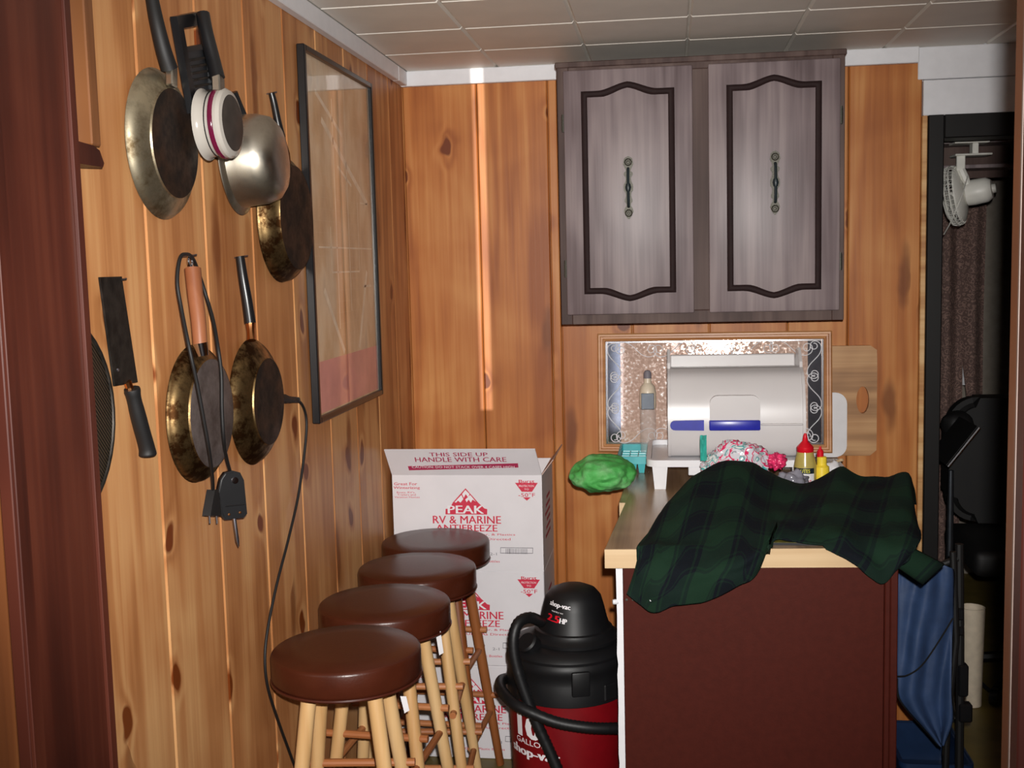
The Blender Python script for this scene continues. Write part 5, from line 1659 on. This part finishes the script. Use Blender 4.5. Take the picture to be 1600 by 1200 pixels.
# black chair beyond the doorway
oc = thing('office_chair', 'black padded high-backed chair in the dark room beyond the doorway', 'chair', (1.12, 4.1, 0))
a = at(1484, 640, y=4.05); b = at(1545, 622, y=4.05)
cx0, cx1, cz1 = a.x, a.x + 0.46, b.z
mb = MB().prism([(p, q) for p, q in rrect(cx0, cx1, 0.52, cz1, 0.10, 8)], fy, 4.05, 4.16)
bmesh.ops.bevel(mb.b, geom=[e for e in mb.b.edges if abs(e.verts[0].co.y - e.verts[1].co.y) < 1e-5], offset=0.03, segments=3, affect='EDGES')
obj('backrest', mb, M_blackm, oc)
obj('headrest', MB().blob((cx0 + 0.03, 4.06, a.z - 0.055), (0.055, 0.045, 0.05), 0.1, 1.5, 3, 1.0), M_blackm, oc)
obj('seat', MB().box((cx0, 3.70, 0.42), (cx1, 4.12, 0.51), bev=0.03, seg=3), M_blackm, oc)
mx = (cx0 + cx1) / 2
obj('column', MB().rod((mx, 3.92, 0.07), (mx, 3.92, 0.425), 0.03), M_black, oc)
for k in range(5):
    an = 2 * PI * k / 5 + 0.3
    e = V((mx + 0.26 * math.cos(an), 3.92 + 0.26 * math.sin(an), 0.05))
    lg = obj('leg', MB().tube([(mx, 3.92, 0.10), e], [0.022, 0.014], 8), M_black, oc)
    obj('caster', MB().lathe([(0, -0.012), (0.024, -0.012), (0.024, 0.012), (0, 0.012)], (e.x, e.y, 0.026), (math.sin(an), -math.cos(an), 0), 12), M_black, lg)

# pale bin
pbn = at(1516, 1100, z=0.002)
bt = at(1516, 948, y=pbn.y).z
tag(obj('waste_bin', MB().lathe([(0, 0.002), (0.034, 0.002), (0.040, bt), (0.037, bt), (0.031, 0.008), (0, 0.008)], (pbn.x, pbn.y, 0), (0, 0, 1), 24), M_cream), 'tall pale round waste bin behind the black chair frame in the doorway', 'bin')

# curtains
cu_ = thing('curtain', 'brown patterned curtain hanging in the dark room beyond the doorway', 'curtain', (1.1, 4.75, 0.2))
def curtain_sheet(u0, u1, lean):
    G = []
    ax, bx = at(u0, 400, y=4.75).x, at(u1, 400, y=4.75).x
    zg = at(1506, 555, y=4.75).z
    for k in range(61):
        t = k / 60
        row = []
        for j in range(25):
            z = 0.2 + 1.55 * j / 24
            x = ax + (bx - ax) * t + lean * max(0.0, zg - z) * (1 - t)
            row.append((x, 4.75 + 0.022 * math.sin(x * 62) + 0.01 * math.sin(x * 23 + j * .3), z))
        G.append(row)
    return MB().grid(G)
obj('curtain_panel', curtain_sheet(1440, 1507, 0.0), M_curtain, cu_, ang=180)
obj('curtain_panel', curtain_sheet(1505.5, 1542, 0.10), M_curtain, cu_, ang=180)
zt = 1.755
obj('curtain_rod', MB().rod((at(1440, 300, y=4.75).x, 4.75, zt), (at(1580, 300, y=4.75).x, 4.75, zt), 0.009), M_blackm, cu_)
tag(obj('pale_wall_panel', MB().box((at(1490, 600, y=4.95).x, 4.95, 0.9), (at(1530, 600, y=4.95).x, 4.96, 1.6)), M_white), 'pale panel added as the wall showing through the gap between the curtains', 'panel')  # added panel, the pale wall behind the curtain gap

# shelf and clip fan in the doorway
sf = thing('hanging_shelf', 'narrow pale-edged shelf under the ceiling of the dark room, carrying the white fan', 'shelf', (1.0, 4.05, 1.8))
za = at(1510, 223, y=4.05).z; zb2 = at(1510, 262, y=4.05).z
sx0, sx1 = at(1455, 240, y=4.05).x, at(1590, 240, y=4.05).x
obj('board', MB().box((sx0, 4.0, za - 0.006), (sx1, 4.14, za + 0.006), bev=0.001), M_cab, sf)
obj('board', MB().box((sx0, 4.0, zb2 - 0.006), (sx1, 4.14, zb2 + 0.006), bev=0.001), M_cab, sf)
obj('back_board', MB().box((sx0, 4.14, zb2 - 0.03), (sx1, 4.15, za + 0.02)), M_cabf, sf)
FY = 3.93
fn = thing('clip_fan', 'small ivory clip-on fan hanging from the shelf in the doorway', 'fan', tuple(at(1504, 300, y=FY)))
def fb_(u0, v0, u1, v1, y0, y1, bev=0.002):
    a, b = at(u0, v1, y=(y0 + y1) / 2), at(u1, v0, y=(y0 + y1) / 2)
    return MB().box((a.x, y0, a.z), (b.x, y1, b.z), bev=bev)
obj('clamp_arm', fb_(1487, 221, 1542, 226, FY - 0.02, FY + 0.06), M_fan, fn)
obj('clamp_arm', fb_(1488, 240, 1546, 245, FY - 0.02, FY + 0.06), M_fan, fn)
obj('clamp_web', fb_(1517, 224, 1527, 242, FY - 0.01, FY + 0.03), M_fan, fn)
obj('neck', fb_(1494, 243, 1508, 268, FY - 0.006, FY + 0.006), M_fan, fn)
obj('yoke', MB().tube([at(1502, 265, y=FY - 0.008), at(1508, 278, y=FY - 0.012), at(1512, 288, y=FY - 0.012)], [0.013, 0.013, 0.010], 8), M_fan, fn)
fcen = at(1497, 310, y=FY); hub = at(1523, 300, y=FY)
ax = V((-0.84, 0.36, -0.14)).normalized()
obj('motor_housing', MB().lathe([(0, -0.058), (0.030, -0.055), (0.040, -0.040), (0.042, 0.0), (0.040, 0.022), (0.028, 0.030), (0, 0.031)], hub + ax * 0.002, ax, 20), M_fan, fn)
obj('motor_knob', MB().lathe([(0.016, 0), (0.014, 0.014), (0, 0.016)], hub - ax * 0.052, -ax, 12), M_fan, fn)
cc = hub + ax * 0.062
u_, v_, _ = MB().frame(ax)
mb = MB()
RC = 0.098
for rr, hh_ in ((RC, 0.0), (RC * 0.97, 0.016), (RC * 0.97, -0.016), (RC * 0.75, 0.026), (RC * 0.5, 0.031), (RC * 0.28, 0.033), (RC * 0.75, -0.024), (RC * 0.5, -0.028)):
    mb.tube([cc + ax * hh_ + (u_ * math.cos(a) + v_ * math.sin(a)) * rr for a in [2 * PI * k / 36 for k in range(36)]], 0.0028 if hh_ == 0 else 0.0013, 5, closed=True)
obj('cage_rings', mb, M_fan, fn)
obj('rear_shroud', MB().lathe([(0.03, -0.034), (0.06, -0.031), (0.082, -0.024), (0.0935, -0.014), (0.0935, -0.011), (0.080, -0.020), (0.058, -0.027), (0.03, -0.030)], cc, ax, 32), M_fan, fn)
mb = MB()
for k in range(36):
    a = 2 * PI * k / 36
    d = u_ * math.cos(a) + v_ * math.sin(a)
    mb.tube([cc + d * RC * 0.15 + ax * 0.034, cc + d * RC * 0.5 + ax * 0.031, cc + d * RC * 0.97 + ax * 0.016, cc + d * RC, cc + d * RC * 0.97 - ax * 0.016, cc + d * RC * 0.5 - ax * 0.028, cc + d * RC * 0.3 - ax * 0.03], 0.0011, 4)
obj('cage_wires', mb, M_fan, fn)
for k in range(3):
    a = 2 * PI * k / 3 + 0.3
    d = u_ * math.cos(a) + v_ * math.sin(a); e = ax.cross(d)
    G = [[cc + d * (0.012 + 0.068 * i / 6) + e * (j - 1) * (0.010 + 0.022 * math.sin(PI * min(1, i / 6 * 0.8 + 0.1))) + ax * (j - 1) * 0.008 for j in range(3)] for i in range(7)]
    obj('blade', MB().grid(G), M_fan, fn, solid=0.0015)
obj('hub_cap', MB().lathe([(0.016, -0.012), (0.016, 0.012), (0.010, 0.018), (0, 0.019)], cc, ax, 16), M_fan, fn)
obj('cord', MB().tube(spline([at(1512, 275, y=FY - 0.05), at(1503, 305, y=FY - 0.13), at(1493, 330, y=FY - 0.14), at(1484, 350, y=FY - 0.10), at(1475, 366, y=FY - 0.04)], 5), 0.002, 6), M_fan, fn)

print('objects', len(bpy.data.objects), 'tris', sum(len(p.vertices) - 2 for o in bpy.data.objects if o.type == 'MESH' for p in o.data.polygons))
